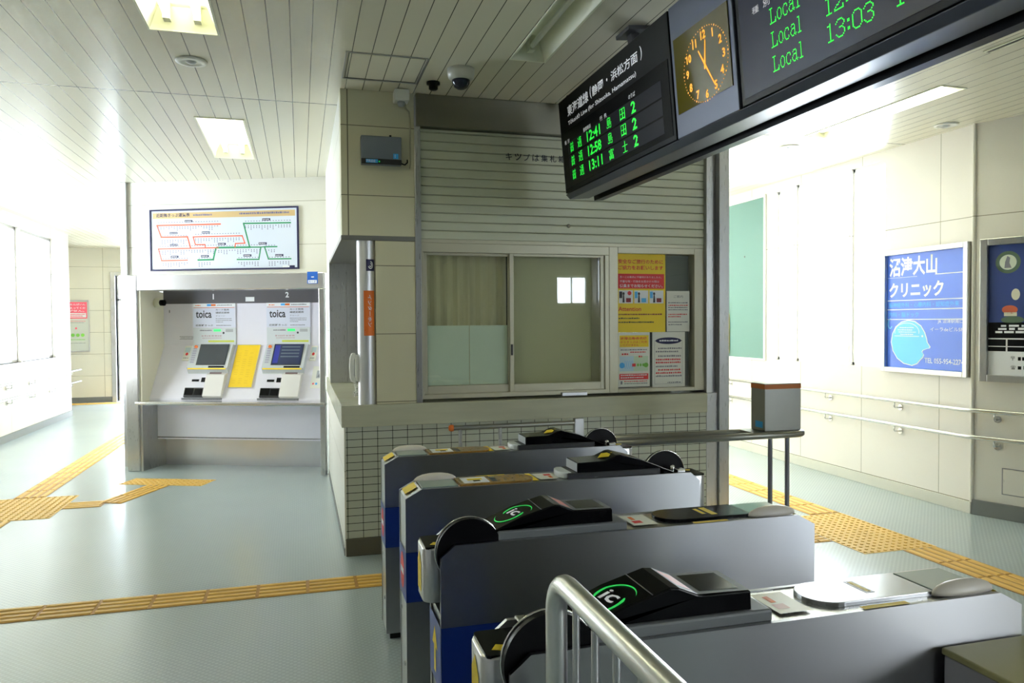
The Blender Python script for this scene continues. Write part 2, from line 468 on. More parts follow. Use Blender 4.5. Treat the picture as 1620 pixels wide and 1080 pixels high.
def tag(o, label, cat, group=None, kind=None):
    o['label'] = label; o['category'] = cat
    if group: o['group'] = group
    if kind: o['kind'] = kind
    return o
def thing(name, label, cat, loc=(0, 0, 0), rz=0.0, group=None, rx=0.0):
    o = bpy.data.objects.new(name, None); COL.objects.link(o)
    o.empty_display_size = 0.1
    o.location = loc; o.rotation_euler = (rx, 0, rz)
    return tag(o, label, cat, group)
def struct(o, label=None, cat=None, loc=None, rz=None):
    o['kind'] = 'structure'
    if label: o['label'] = label
    if cat: o['category'] = cat
    if loc is not None: o.location = loc
    if rz is not None: o.rotation_euler = (0, 0, rz)
    return o
def copy_tree(o, parent=None):
    c = o.copy(); COL.objects.link(c)
    if parent: c.parent = parent
    for ch in list(o.children): copy_tree(ch, c)
    return c

def sheet_holes(mb, u0, u1, v0, v1, holes, t, P, mi=0):
    """a slab (front at w=0, back at w=t) with rectangular holes; P(u,v,w) places a point"""
    us = sorted(set([u0, u1] + [h[k] for h in holes for k in (0, 1)])); vs = sorted(set([v0, v1] + [h[k] for h in holes for k in (2, 3)]))
    us = [u for u in us if u0 <= u <= u1]; vs = [v for v in vs if v0 <= v <= v1]
    solid = lambda i, j: 0 <= i < len(us) - 1 and 0 <= j < len(vs) - 1 and not any(h[0] <= (us[i] + us[i + 1]) / 2 <= h[1] and h[2] <= (vs[j] + vs[j + 1]) / 2 <= h[3] for h in holes)
    for i in range(len(us) - 1):
        for j in range(len(vs) - 1):
            if not solid(i, j): continue
            a, b, c, d = us[i], us[i + 1], vs[j], vs[j + 1]
            mb.face([P(a, c, 0), P(b, c, 0), P(b, d, 0), P(a, d, 0)], mi)
            mb.face([P(a, d, t), P(b, d, t), P(b, c, t), P(a, c, t)], mi)
            for (ii, jj, e, g) in ((i - 1, j, (a, c), (a, d)), (i + 1, j, (b, d), (b, c)), (i, j - 1, (b, c), (a, c)), (i, j + 1, (a, d), (b, d))):
                if not solid(ii, jj): mb.face([P(*g, 0), P(*e, 0), P(*e, t), P(*g, t)], mi)
    return mb
H = 3.19
WALLP = lambda u, v, w: (u, w, v)        # local wall frame: x along, y into the wall, z up

# ------------------------------------------------------------------ setting: floor, ceiling, walls
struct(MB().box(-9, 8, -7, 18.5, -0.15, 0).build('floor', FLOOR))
LAMPS = {'a': (-0.755, -0.415, 3.02, 4.47), 'b': (-0.75, -0.41, 6.28, 7.72), 'off': (1.25, 1.455, 2.98, 4.43), 'r': (4.22, 4.42, 4.21, 5.65), 'far': (-4.62, -4.28, 14.6, 16.05)}
ceil = sheet_holes(MB(), -9, 8, -7, 18.5, list(LAMPS.values()), 0.004, lambda u, v, w: (u, v, H + w))
struct(ceil.build('ceiling', CEIL))

# left window wall (faces +X): local x runs along +Y
BAY = 1.606
lw0 = -6.0
lw_holes = []
for k in range(4):
    b1 = 14.1 - BAY * k; lw_holes.append((b1 - BAY + 0.04 - lw0, b1 - lw0, 1.07, 3.02))
wl = sheet_holes(MB(), 0, 14.93 - lw0, 0, H, lw_holes, 0.16, WALLP)
struct(wl.build('wall_left', CREAM), loc=(-3.9, lw0, 0), rz=R(90))
for i, h in enumerate(lw_holes):
    w_ = MB()
    a, b, c, d = h
    for q in ((a, a + .035, c, d), (b - .035, b, c, d), (a, b, c, c + .04), (a, b, d - .04, d)): w_.box(q[0], q[1], 0.05, 0.10, q[2], q[3])
    fr = struct(w_.build('window_%d' % (i + 1), ALU), loc=(-3.9, lw0, 0), rz=R(90))
    MB().face([(a, .075, c), (b, .075, c), (b, .075, d), (a, .075, d)]).build('window_pane', GLASS, fr)
sl = MB().box(lw_holes[-1][0] - .02, lw_holes[0][1] + .02, -0.03, 0.05, 1.045, 1.07)
struct(sl.build('trim_1', ALU), loc=(-3.9, lw0, 0), rz=R(90))
struct(MB().box(0, 14.93 - lw0, -0.012, 0, 0, 0.10).build('baseboard_left', GREYB), loc=(-3.9, lw0, 0), rz=R(90))
# end of that wall turns away to the left
struct(MB().box(-8, -4.06, 14.77, 14.93, 0, H).build('wall_left_return', CREAM))
# far wall at the end of the left corridor, with an open doorway
fw = sheet_holes(MB(), 0, 6.2, 0, H, [(4.31, 5.35, 0, 2.62)], 0.15, WALLP)
struct(fw.build('wall_far', CREAM_FAR), loc=(-8, 17.4, 0))
struct(MB().box(0, 4.22, -0.012, 0, 0, 0.11).build('baseboard_far', GREYB), loc=(-8, 17.4, 0))
d_ = MB().box(4.22, 4.31, -0.03, 0.15, 0, 2.70).box(5.35, 5.44, -0.03, 0.15, 0, 2.70).box(4.31, 5.35, -0.03, 0.15, 2.62, 2.70)
dd = struct(d_.build('door_1', STEEL, bevel=.004), loc=(-8, 17.4, 0))
MB().box(4.33, 4.36, 0.05, 0.08, 0, 2.62).box(4.80, 4.86, 0.05, 0.08, 0, 2.62).box(5.30, 5.33, 0.05, 0.08, 0, 2.62).box(4.33, 5.33, 0.05, 0.08, 2.1, 2.15).build('door_frame', ALU, dd)
MB().face([(4.33, .065, 0), (5.33, .065, 0), (5.33, .065, 2.62), (4.33, .065, 2.62)]).build('door_glass', GLASS, dd)
# wall behind the ticket machines closing the left corridor on its right side
struct(MB().box(-1.86, -1.70, 9.42, 17.4, 0, H).build('wall_corridor_right', CREAM_FAR))
# right window wall (faces -X): local x runs along -Y
RX = 5.31; ry0 = 13.0
rw_holes = [(ry0 - 7.62, ry0 - 7.31, 1.15, 3.08), (ry0 - 7.27, ry0 - 6.43, 1.15, 3.10), (ry0 - 6.39, ry0 - 5.93, 1.15, 3.10),
            (ry0 - 9.6, ry0 - 8.72, 1.15, 3.10), (ry0 - 10.6, ry0 - 9.66, 1.15, 3.10), (ry0 - 11.6, ry0 - 10.66, 1.15, 3.10), (ry0 - 12.6, ry0 - 11.66, 1.15, 3.10)]
wr = sheet_holes(MB(), 0, ry0 - 4.95, 0, H, rw_holes, 0.14, WALLP)
struct(wr.build('wall_right', CREAM), loc=(RX, ry0, 0), rz=R(-90))
for i, h in enumerate(rw_holes):
    w_ = MB(); a, b, c, d = h
    for q in ((a, a + .025, c, d), (b - .025, b, c, d), (a, b, c, c + .03), (a, b, d - .03, d)): w_.box(q[0], q[1], 0.03, 0.08, q[2], q[3])
    fr = struct(w_.build('window_%d' % (i + 8), WHITE), loc=(RX, ry0, 0), rz=R(-90))
    MB().face([(a, .055, c), (b, .055, c), (b, .055, d), (a, .055, d)]).build('window_pane', GLASS, fr)
struct(MB().box(0, ry0 - 4.95, -0.018, 0, 0, 0.098).build('baseboard_right', BASEB, bevel=.004), loc=(RX, ry0, 0), rz=R(-90))
# the wall bends away past the corner
CREAM_B = grooved('cream_bend_panels', hexc(226, 222, 212), hexc(140, 134, 112), [('X', 30.0, 0.385, 0.005), ('Z', 3.3, 2.44, 0.006)], rough=0.4)
bend = lambda o: struct(o, loc=(RX, 4.95, 0), rz=R(-67.5))
bend(MB().box(0, 3.4, 0, 0.14, 0, H).build('wall_right_bend', CREAM_B))
bend(MB().box(0, 3.4, -0.018, 0, 0, 0.125).build('baseboard_right_bend', GREYB, bevel=.004))
struct(MB().cyl((RX - .004, 4.95, 0.1), (RX - .004, 4.95, H), 0.016, 10).build('trim_2', CREAM_B))
# parts of the room behind the photographer
bx = RX + 3.4 * math.cos(R(-67.5)); by = 4.95 + 3.4 * math.sin(R(-67.5))
rb_holes = [(by + 2.95, by + 3.37, .95, 3.05), (by + 3.43, by + 4.70, .95, 3.05), (by + 4.78, by + 5.7, 2.05, 3.05)]  # the two tall unseen windows are added to brighten the gates' right ends
struct(sheet_holes(MB(), 0, by + 6.0, 0, H, rb_holes, 0.14, WALLP).build('wall_right_back', CREAM), loc=(bx, by, 0), rz=R(-90))
for i, h in enumerate(rb_holes):
    w_ = MB(); a, b, c, d = h
    for q in ((a, a + .04, c, d), (b - .04, b, c, d), (a, b, c, c + .04), (a, b, d - .04, d), ((a + b) / 2 - .02, (a + b) / 2 + .02, c, d)): w_.box(q[0], q[1], 0.03, 0.08, q[2], q[3])
    fr = struct(w_.build('window_%d' % (i + 19), ALU), loc=(bx, by, 0), rz=R(-90))
    MB().face([(a, .055, c), (b, .055, c), (b, .055, d), (a, .055, d)]).build('window_pane', GLASS, fr)
wb = sheet_holes(MB(), 0, bx + 4.2, 0, H, [(bx + 3.20, bx + 3.95, 2.02, 2.66)], 0.14, lambda u, v, w: (u, -w, v))
struct(wb.build('wall_back', ROOMB), loc=(-4.06, -6.0, 0))
bw = MB(); a, b, c, d = bx - .86, bx - .11, 2.02, 2.66
for q in ((a, a + .03, c, d), (b - .03, b, c, d), (a, b, c, c + .03), (a, b, d - .03, d), (a + .36, a + .40, c, d)): bw.box(q[0], q[1], -6.08, -6.03, q[2], q[3])
fr = struct(bw.build('window_17', ALU))
MB().face([(a, -6.055, c), (b, -6.055, c), (b, -6.055, d), (a, -6.055, d)]).build('window_pane', GLASS, fr)
struct(MB().box(-8.1, -8.0, 14.77, 17.55, 0, H).build('wall_corridor_left', CREAM_FAR))  # unseen wall added to keep sky light off the far wall
struct(MB().box(3.1, RX + .14, 13.0, 13.15, 0, H).build('wall_right_end', CREAM_FAR))

# ------------------------------------------------------------------ station office (booth)
BY = 5.278
# lower tiled wall and plinth
struct(MB().box(0.29, 3.05, BY, BY + .15, 0.12, 0.90).build('wall_booth_front', TILE))
struct(MB().box(0.285, 3.05, BY - .012, BY + .14, 0, 0.12).build('baseboard_booth', PLINTH, bevel=.004))
# left face of the office
PL = lambda o: struct(o, loc=(0.28, 8.25, 0), rz=R(-90))
LL = 8.25 - BY
PL(MB().box(0, LL - .004, 0.0, .14, 0, 0.90).build('wall_booth_left', PILLAR_L))
PL(MB().box(0, LL - .02, -.005, 0.01, 0, .05).build('baseboard_booth_left', GREYB))
PL(MB().box(0, LL - .152, 0, .15, 2.2, H).build('wall_booth_left_upper', PILLAR_L))
PL(MB().box(0, .90, 0, .15, 1.04, 2.2).build('wall_booth_left_rear', PILLAR_L))
# recess for the intercom: steel far jamb, steel ceiling edge, back wall
PL(MB().box(.88, .905, -.012, .15, 1.04, 2.2).box(.85, .90, .15, .26, 1.04, 2.2).build('trim_3', STEEL, bevel=.003))
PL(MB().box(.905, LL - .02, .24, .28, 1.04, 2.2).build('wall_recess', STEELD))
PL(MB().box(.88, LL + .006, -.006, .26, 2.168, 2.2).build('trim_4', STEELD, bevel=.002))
# front pillar: upper block, lower panel beside the window, steel lintel
struct(MB().box(.28, .78, BY, BY + .15, 2.2, H).build('pillar_upper', PILLAR, bevel=.003))
struct(MB().box(.505, .78, BY, BY + .12, 1.04, 2.168).build('pillar_lower', PANEL_S, bevel=.003))
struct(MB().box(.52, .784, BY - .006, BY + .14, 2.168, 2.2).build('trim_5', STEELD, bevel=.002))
# marble counter that wraps the corner
ct = thing('marble_counter', 'pale veined marble counter ledge running under the shuttered office window', 'counter', (0, 0, 0))
MB().box(.262, 3.05, BY - .022, BY + .30, .89, 1.04).build('front_slab', MARBLE, ct, bevel=.005)
MB().box(.262, .55, BY + .30, 8.22, .89, 1.04).build('side_slab', MARBLE, ct, bevel=.005)
# steel column at the right end
cm = MB().box(3.148, 3.235, BY - .03, BY + .25, 0, H).box(3.05, 3.10, BY - .005, BY + .2, 1.04, H).box(3.10, 3.148, BY + .03, BY + .2, 0, H).box(3.05, 3.148, BY - .004, BY + .2, 0, 1.04)
struct(cm.build('pillar_right', STEEL, bevel=.003))
struct(MB().box(3.10, 3.235, BY + .25, 13.0, 0, H).build('wall_booth_right', CREAM_FAR))
# roller shutter
sh = thing('roller_shutter', 'half-lowered pale roller shutter with steel box above the office window', 'shutter', (0, BY, 0))
MB().box(.79, 3.05, -.02, .16, 2.965, H).build('shutter_box', mat('shutter_box_steel', (.24, .23, .18), .4, .9, noise=.12, nscale=2.5), sh, bevel=.006)
sm_ = MB()
z = 2.19
while z < 2.96:
    z2 = min(z + .0625, 2.965)
    sm_.prism([(.048, z), (.036, z + .0035), (.0345, z + .008), (.0345, z2 - .008), (.036, z2 - .0035), (.048, z2), (.055, z2), (.055, z)], 'x', .815, 3.055)
    z = z2
sm_.build('slat_curtain', SLAT, sh)
MB().box(.815, 3.055, .03, .06, 2.165, 2.192).build('bottom_rail', ALUF, sh, bevel=.003)
MB().box(.78, .822, -.012, .12, 1.042, 2.966).build('guide_rail', STEEL, sh, bevel=.003)
t_ = MB(); 
for k, ch in enumerate('キップは集札箱へ'): t_.text(ch, 1.448 + .067 * k, 2.775, .05, .0325, 0, bold=.012)
t_.build('lettering', INK, sh, fix=False)
MB().lathe([(.0, -.004), (.014, -.002), (.016, .004)], (1.928, .032, 2.312), 'y', 14).build('keyhole', STEELD, sh)
# sliding office windows
wf = MB()
for q in ((.822, 2.25, 2.10, 2.165), (.822, 2.25, 1.06, 1.092), (.822, .842, 1.09, 2.10), (2.215, 2.25, 1.09, 2.10), (2.25, 2.322, 1.06, 2.165), (2.965, 3.05, 1.06, 2.165), (2.322, 2.965, 2.118, 2.165), (2.322, 2.965, 1.06, 1.088)):
    wf.box(q[0], q[1], .03, .12, q[2], q[3])
wfo = struct(wf.build('window_18', ALUF, bevel=.003), loc=(0, BY, 0))
def sash(x0, x1, y, name):
    s_ = MB()
    for q in ((x0, x0 + .03, 1.092, 2.10), (x1 - .03, x1, 1.092, 2.10), (x0 + .03, x1 - .03, 1.092, 1.148), (x0 + .03, x1 - .03, 2.082, 2.10)): s_.box(q[0], q[1], y, y + .025, q[2], q[3])
    o = s_.build(name, ALUF, wfo, bevel=.002)
    MB().face([(x0 + .03, y + .012, 1.148), (x1 - .03, y + .012, 1.148), (x1 - .03, y + .012, 2.082), (x0 + .03, y + .012, 2.082)]).build('pane', BGLASS, o)
    return o
sash(.842, 1.50, .075, 'window_sash'); s2 = sash(1.475, 2.215, .045, 'window_sash')
MB().box(1.482, 1.494, .036, .047, 1.36, 1.44).build('latch', DARK, s2, bevel=.002)
MB().box(1.86, 2.06, .0, .04, 1.052, 1.078).build('coin_tray', ALU, wfo, bevel=.003)
MB().face([(2.322, .07, 1.088), (2.965, .07, 1.088), (2.965, .07, 2.118), (2.322, .07, 2.118)]).build('pane', BGLASS, wfo)
# inside the office: blind, curtain and sheets of paper against the glass
bl = MB()
xs = [.80 + i * .0155 for i in range(45)]
for i in range(len(xs) - 1):
    ya = .17 + .010 * math.sin(i * 1.15); yb = .17 + .010 * math.sin((i + 1) * 1.15)
    bl.face([(xs[i], ya, 1.05), (xs[i + 1], yb, 1.05), (xs[i + 1], yb, 2.16), (xs[i], ya, 2.16)], smooth=True)
o = tag(bl.build('curtain', CURT, fix=False), 'pleated beige curtain behind the left office pane', 'curtain'); o.location = (0, BY, 0)
o = tag(MB().box(1.50, 3.04, .145, .15, 1.05, 2.16).build('roller_blind', BLIND), 'plain beige blind drawn behind the right office pane', 'blind'); o.location = (0, BY, 0)
struct(MB().box(.8, 3.05, .6, .65, .9, H).build('wall_booth_inner', ROOMB), loc=(0, BY, 0))
for (a, b, lab) in ((.878, 1.182, 'pale green sheet taped low behind the left office pane, left of a pair'), (1.186, 1.47, 'pale green sheet taped low behind the left office pane, right of a pair')):
    o = tag(MB().box(a, b, .104, .106, 1.15, 1.58).build('green_sheet', GPAPER), lab, 'paper', 'pale green sheets behind the office glass'); o.location = (0, BY, 0)
o = tag(MB().box(2.328, 2.96, .115, .13, 1.09, 2.115).build('notice_backing', mat('grey_green_backing', hexc(92, 104, 98), .7, noise=.05)), 'dark grey-green backing sheet behind the notices in the narrow office pane', 'board'); o.location = (0, BY, 0)

# ------------------------------------------------------------------ posters and notices
def sheet(name, label, cat, root_loc, rz, w, h, base, draw, mats, group=None, th=.002, frame=None):
    """paper whose lower left corner is the origin; draw(mb) prints on it"""
    t = thing(name, label, cat, root_loc, rz, group)
    sh_ = MB().box(0, w, -th, 0, 0, h).build('sheet', base, t)
    pm = MB(); draw(pm, -th - .0006)
    if pm.v: pm.build('print', mats, sh_ if frame else t, fix=False)
    if frame:
        fw_, fd, fm = frame
        f = MB()
        for q in ((-fw_, 0, -fw_, h + fw_), (w, w + fw_, -fw_, h + fw_), (0, w, -fw_, 0), (0, w, h, h + fw_)):
            f.box(q[0], q[1], -fd, .0, q[2], q[3])
        f.build('frame', fm, t, bevel=.004)
    return t
NY = BY + .068
def d_safety(m, y):
    m.text('安全なご旅行のために', .008, .525, .034, y, 1, w=.375, bold=.02)
    m.text('ご協力をお願いします', .008, .478, .034, y, 1, w=.375, bold=.02)
    m.rect(.006, .335, .392, .448, y, 1)
    m.text('万一この車内に不審物がありましたら、', .02, .415, .016, y - .0004, 0, w=.35)
    m.text('不審な物・行為をお見かけの際は', .02, .381, .018, y - .0004, 0, w=.33)
    m.text('係員までお知らせください。', .02, .343, .026, y - .0004, 0, w=.36, bold=.012)
    for k, x in enumerate((.012, .140, .268)):
        m.rect(x, .222, x + .118, .322, y, 0)
        m.poly([(x + .03, .228), (x + .048, .228), (x + .044, .285), (x + .034, .285)], y - .0004, 2)
        m.ellipse(x + .039, .296, .009, .011, y - .0004, 2)
        m.rect(x + .06, .23, x + .10, .262, y - .0004, (3, 4, 3)[k]); m.rect(x + .004, .262, x + .028, .312, y - .0004, (2, 4, 4)[k])
    m.ellipse(.10, .30, .016, .016, y - .0008, 1)
    m.text('Attention', .008, .163, .033, y, 1, w=.19, bold=.012)
    m.dashes(.010, .38, .133, .010, y, 3); m.dashes(.010, .19, .103, .010, y, 2); m.dashes(.010, .31, .073, .010, y, 2)
sheet('safety_poster', 'yellow safety poster with red Japanese lettering and Attention in the office pane', 'poster', (2.331, NY, 1.518), 0, .403, .60, YELLOW, d_safety, [WPRINT, RED, INK, mat('print_maroon', hexc(140, 40, 50), .5), SKYB])
def d_n1(m, y):
    m.rect(.012, .305, .255, .395, y, 1)
    m.text('故障自動券売機', .02, .36, .022, y - .0004, 2, w=.22, bold=.01); m.text('からきっぷはご利用', .02, .334, .02, y - .0004, 2, w=.22); m.text('いただけません', .02, .311, .018, y - .0004, 2, w=.15)
    m.dashes(.02, .24, .28, .008, y, 3); m.dashes(.1, .24, .262, .008, y, 2)
    m.rect(.012, .12, .13, .235, y, 4); m.rect(.13, .12, .25, .235, y, 5)
    m.ellipse(.032, .165, .022, .022, y - .0004, 6); m.rect(.115, .155, .145, .178, y - .0004, 2); m.ellipse(.232, .165, .02, .018, y - .0004, 7)
    for k in range(4): m.ring(.06 + k * .018, .17, .008, .03, .002, y - .0004, 6, 14)
    for k in range(3): m.ellipse(.165 + k * .022, .167, .008, .012, y - .0004, 7, 10)
    m.dashes(.03, .09, .245, .014, y, 2, .008, .016); m.dashes(.17, .2, .225, .014, y - .0004, 2, .008, .016)
    m.rect(.01, .055, .252, .10, y, 2); m.dashes(.02, .24, .085, .009, y - .0004, 0); m.dashes(.02, .21, .066, .009, y - .0004, 0)
    m.dashes(.05, .24, .038, .007, y, 2); m.dashes(.05, .25, .022, .007, y, 3); m.rect(.02, .02, .035, .045, y, 3)
sheet('guide_notice', 'white notice with yellow heading and blue-green route diagram under the yellow poster', 'notice', (2.336, NY, 1.10), 0, .264, .4176, PAPER, d_n1, [WPRINT, YELLOW, RED, INKL, mat('print_pale_blue', hexc(196, 222, 238), .5), mat('print_pale_green', hexc(206, 226, 200), .5), CYANP, PGREEN])
def d_n2(m, y):
    m.ellipse(.138, .36, .11, .026, y, 1); m.rect(.02, .358, .256, .362, y, 1)
    m.dashes(.06, .22, .355, .012, y - .0004, 0)
    m.line([(.02, .355), (.02, .025), (.256, .025), (.256, .355)], .0015, y, 2)
    for k, (zz, c) in enumerate(((.295, 2), (.27, 2), (.235, 2), (.208, 3), (.185, 3), (.155, 2), (.128, 3), (.104, 3), (.08, 2))):
        m.dashes(.03 + (.02 if k in (0, 2, 6) else 0), .25 - (.03 if k in (1, 5) else 0), zz, .013, y, c, .008, .014)
    m.dashes(.13, .25, .03, .010, y, 2)
sheet('apology_notice', 'white notice with dark blue oval heading and red text in the office pane', 'notice', (2.622, NY, 1.09), 0, .28, .4276, PAPER, d_n2, [WPRINT, NAVY, INKL, RED])
def d_n3(m, y):
    m.text('ご案内', .06, .262, .02, y, 1, w=.08)
    for zz, c in ((.22, 1), (.20, 2), (.183, 1), (.166, 1), (.13, 2), (.112, 2), (.07, 1), (.05, 1)): m.dashes(.014, .18 - (.05 if zz in (.05, .112) else 0), zz, .008, y, c)
sheet('small_notice', 'small white notice with ruled text right of the yellow safety poster', 'notice', (2.745, NY, 1.521), 0, .197, .315, PAPER, d_n3, [WPRINT, INKL, RED])

# fare map above the ticket machines and everything on that wall: local x along the wall, y into it
TZ = -23.0
TO = (-1.84, 9.07, 0)
tu = Vector((math.cos(R(TZ)), math.sin(R(TZ)), 0)); tb = Vector((-math.sin(R(TZ)), math.cos(R(TZ)), 0))
def T(u, d, z=0): 
    q = Vector(TO) + tu * u + tb * d
    return (q.x, q.y, z)
struct(MB().box(-.112, 2.20, .27, .42, 2.0, H).build('wall_ticket', CREAM_T), loc=TO, rz=R(TZ))
def d_map(m, y):
    w, h = 1.70, .645
    m.rect(.02, .56, w - .02, h - .02, y, 1)
    y -= .0004
    m.text('近距離きっぷ運賃表', .06, .577, .042, y, 2, w=.40, bold=.02)
    m.dashes(.5, .72, .585, .02, y, 3); m.dashes(1.04, 1.62, .588, .022, y, 3, .01, .03)
    O_, G_ = 4, 5
    X = lambda px: (px - 70) / 1360 * 1.66 + .02
    def Zl(px, pz):       # undo the tilt of the board in the photograph
        top = 150 + (px - 60) * (-65 / 1370); bot = 712 + (px - 75) * (-45 / 1360)
        return (1 - (pz - top) / (bot - top)) * .645
    def run(pts, c, wd=.016): m.line([(X(a), Zl(a, b)) for a, b in pts], wd, y, c)
    run([(722, 258), (110, 285), (150, 398), (405, 388), (432, 492)], O_)
    run([(700, 488), (120, 512), (150, 625), (400, 615)], O_, .013)
    run([(575, 488), (572, 460), (480, 462), (460, 388), (930, 368), (955, 440), (865, 445), (860, 478)], O_, .013)
    run([(690, 488), (1000, 478)], G_, .02); run([(1000, 478), (945, 248), (1385, 232)], G_)
    run([(1000, 478), (1105, 476), (1085, 595), (880, 600)], G_, .014); run([(675, 500), (650, 605), (505, 612)], G_, .018)
    run([(1255, 468), (1140, 472), (1175, 590), (1385, 584)], G_, .014); run([(1105, 476), (1140, 472)], G_, .012)
    for px, pz in ((418, 236), (270, 355), (583, 343), (273, 470), (277, 585), (570, 574), (735, 452), (1160, 204), (1123, 440), (977, 560), (1278, 552)):
        m.rect(X(px - 38), Zl(px, pz) - .012, X(px + 38), Zl(px, pz) + .012, y, 2); m.dashes(X(px - 32), X(px + 32), Zl(px, pz) - .005, .010, y - .0004, 0, .008, .012)
    for (a, b, pz) in ((120, 715, 268), (155, 400, 396), (480, 920, 374), (130, 690, 500), (160, 400, 618), (700, 1100, 482), (510, 640, 606), (890, 1080, 596), (960, 1380, 238), (1180, 1380, 586), (1150, 1250, 470)):
        px = a
        while px < b:
            zz = Zl(px, pz + (258 - 285) * (px - a) / 612)
            for k in range(random.choice((1, 2, 2, 3))): m.rect(X(px), zz - .045 - k * .018, X(px) + .009, zz - .033 - k * .018, y, 3)
            m.rect(X(px), zz + .010, X(px) + .014, zz + .017, y, 3); px += 26
    m.rect(w - .17, .0, w - .09, .022, y, 0); m.rect(w - .09, .0, w - .03, .022, y, 2)
sheet('fare_map', 'wide framed railway fare map with orange and green lines above the ticket machines', 'map board', T(.17, .268, 2.215), R(TZ), 1.70, .645,
      mat('map_white', hexc(222, 230, 244), .4, noise=.01), d_map, [WPRINT, TAN, NAVY, mat('print_mauve_ink', hexc(120, 116, 150), .6), ORLINE, GRLINE], th=.012, frame=(.018, .022, NAVY))

# steel surround of the ticket machines
ts = thing('ticket_counter_surround', 'brushed steel surround with shelf that houses the two ticket machines', 'counter', TO, R(TZ))
MB().box(0, .152, 0, .46, 0, 2.14).build('left_jamb', STEEL, ts, bevel=.012)
MB().box(-.19, -.112, .23, .42, 0, H).build('left_post', ALU, ts, bevel=.006)
MB().box(2.205, 2.262, .0, .48, 0, 1.97).build('right_jamb', STEEL, ts, bevel=.006)
hd = MB().box(.152, 2.262, 0, .28, 1.97, 2.14).build('header', mat('header_steel', (.86, .86, .9), .24, 1.0, noise=.02), ts, bevel=.008)
st_ = MB().box(2.085, 2.20, -.002, 0, 2.02, 2.146).build('sticker', STICKB, hd); st_['label'] = 'blue sticker with a white panel at the header end'
MB().rect(2.095, 2.026, 2.19, 2.058, -.0026, 0).text('カード', 2.10, 2.031, .022, -.003, 1, w=.08, bold=.02).rect(2.13, 2.085, 2.16, 2.095, -.0026, 0).build('sticker_print', [WPRINT, STICKB], hd, fix=False)
MB().box(.175, 2.23, .45, .47, 1.30, 2.0).build('back_panel', LILAC, ts)
MB().rect(.178, 1.835, 2.20, 1.985, .4485).build('number_band', BAND, ts)
nb = MB().text('1', .785, 1.882, .062, .4475, 0, center=True, bold=.03).text('2', 1.662, 1.895, .062, .4475, 0, center=True, bold=.03).rect(1.17, 1.855, 1.275, 1.905, .4475)
nb.build('number_lettering', WPRINT, ts, fix=False)
MB().box(.152, .178, .02, .47, .765, 1.97).build('inner_cheek', mat('cheek_cream', hexc(226, 222, 204), .4, noise=.03), ts)
MB().prism([(.45, 1.362), (.46, 1.362), (.46, .765), (.15, .765), (.15, .785)], 'x', .178, 2.205).build('sloped_panel', LILAC, ts)
MB().prism([(-.03, .742), (-.024, .765), (.17, .765), (.17, .73), (-.02, .73)], 'x', .12, 2.262).build('shelf', POLISH, ts, bevel=.005)
MB().box(.178, 2.205, .29, .32, .315, .728).build('lower_panel', mat('lilac_enamel', hexc(240, 240, 254), .3, noise=.01), ts, bevel=.006)
MB().box(.152, 2.205, .45, .48, 0, .33).build('kick_panel', mat('mirror_kick_steel', (.78, .78, .84), .3, 1.0, noise=.02), ts)
MB().box(.152, .178, .02, .48, 0, .765).build('side_plate', STEEL, ts)
MB().box(.152, 2.205, .29, .46, .33, .34).build('soffit', DARK, ts)
mb_ = MB().dashes(.37, .56, 1.46, .007, .4485, 0).dashes(.38, .58, 1.445, .007, .4485, 0).dashes(.37, .53, 1.43, .007, .4485, 0).rect(.245, 1.735, .256, 1.765, .4485)
mb_.build('small_print', INKL, ts, fix=False)

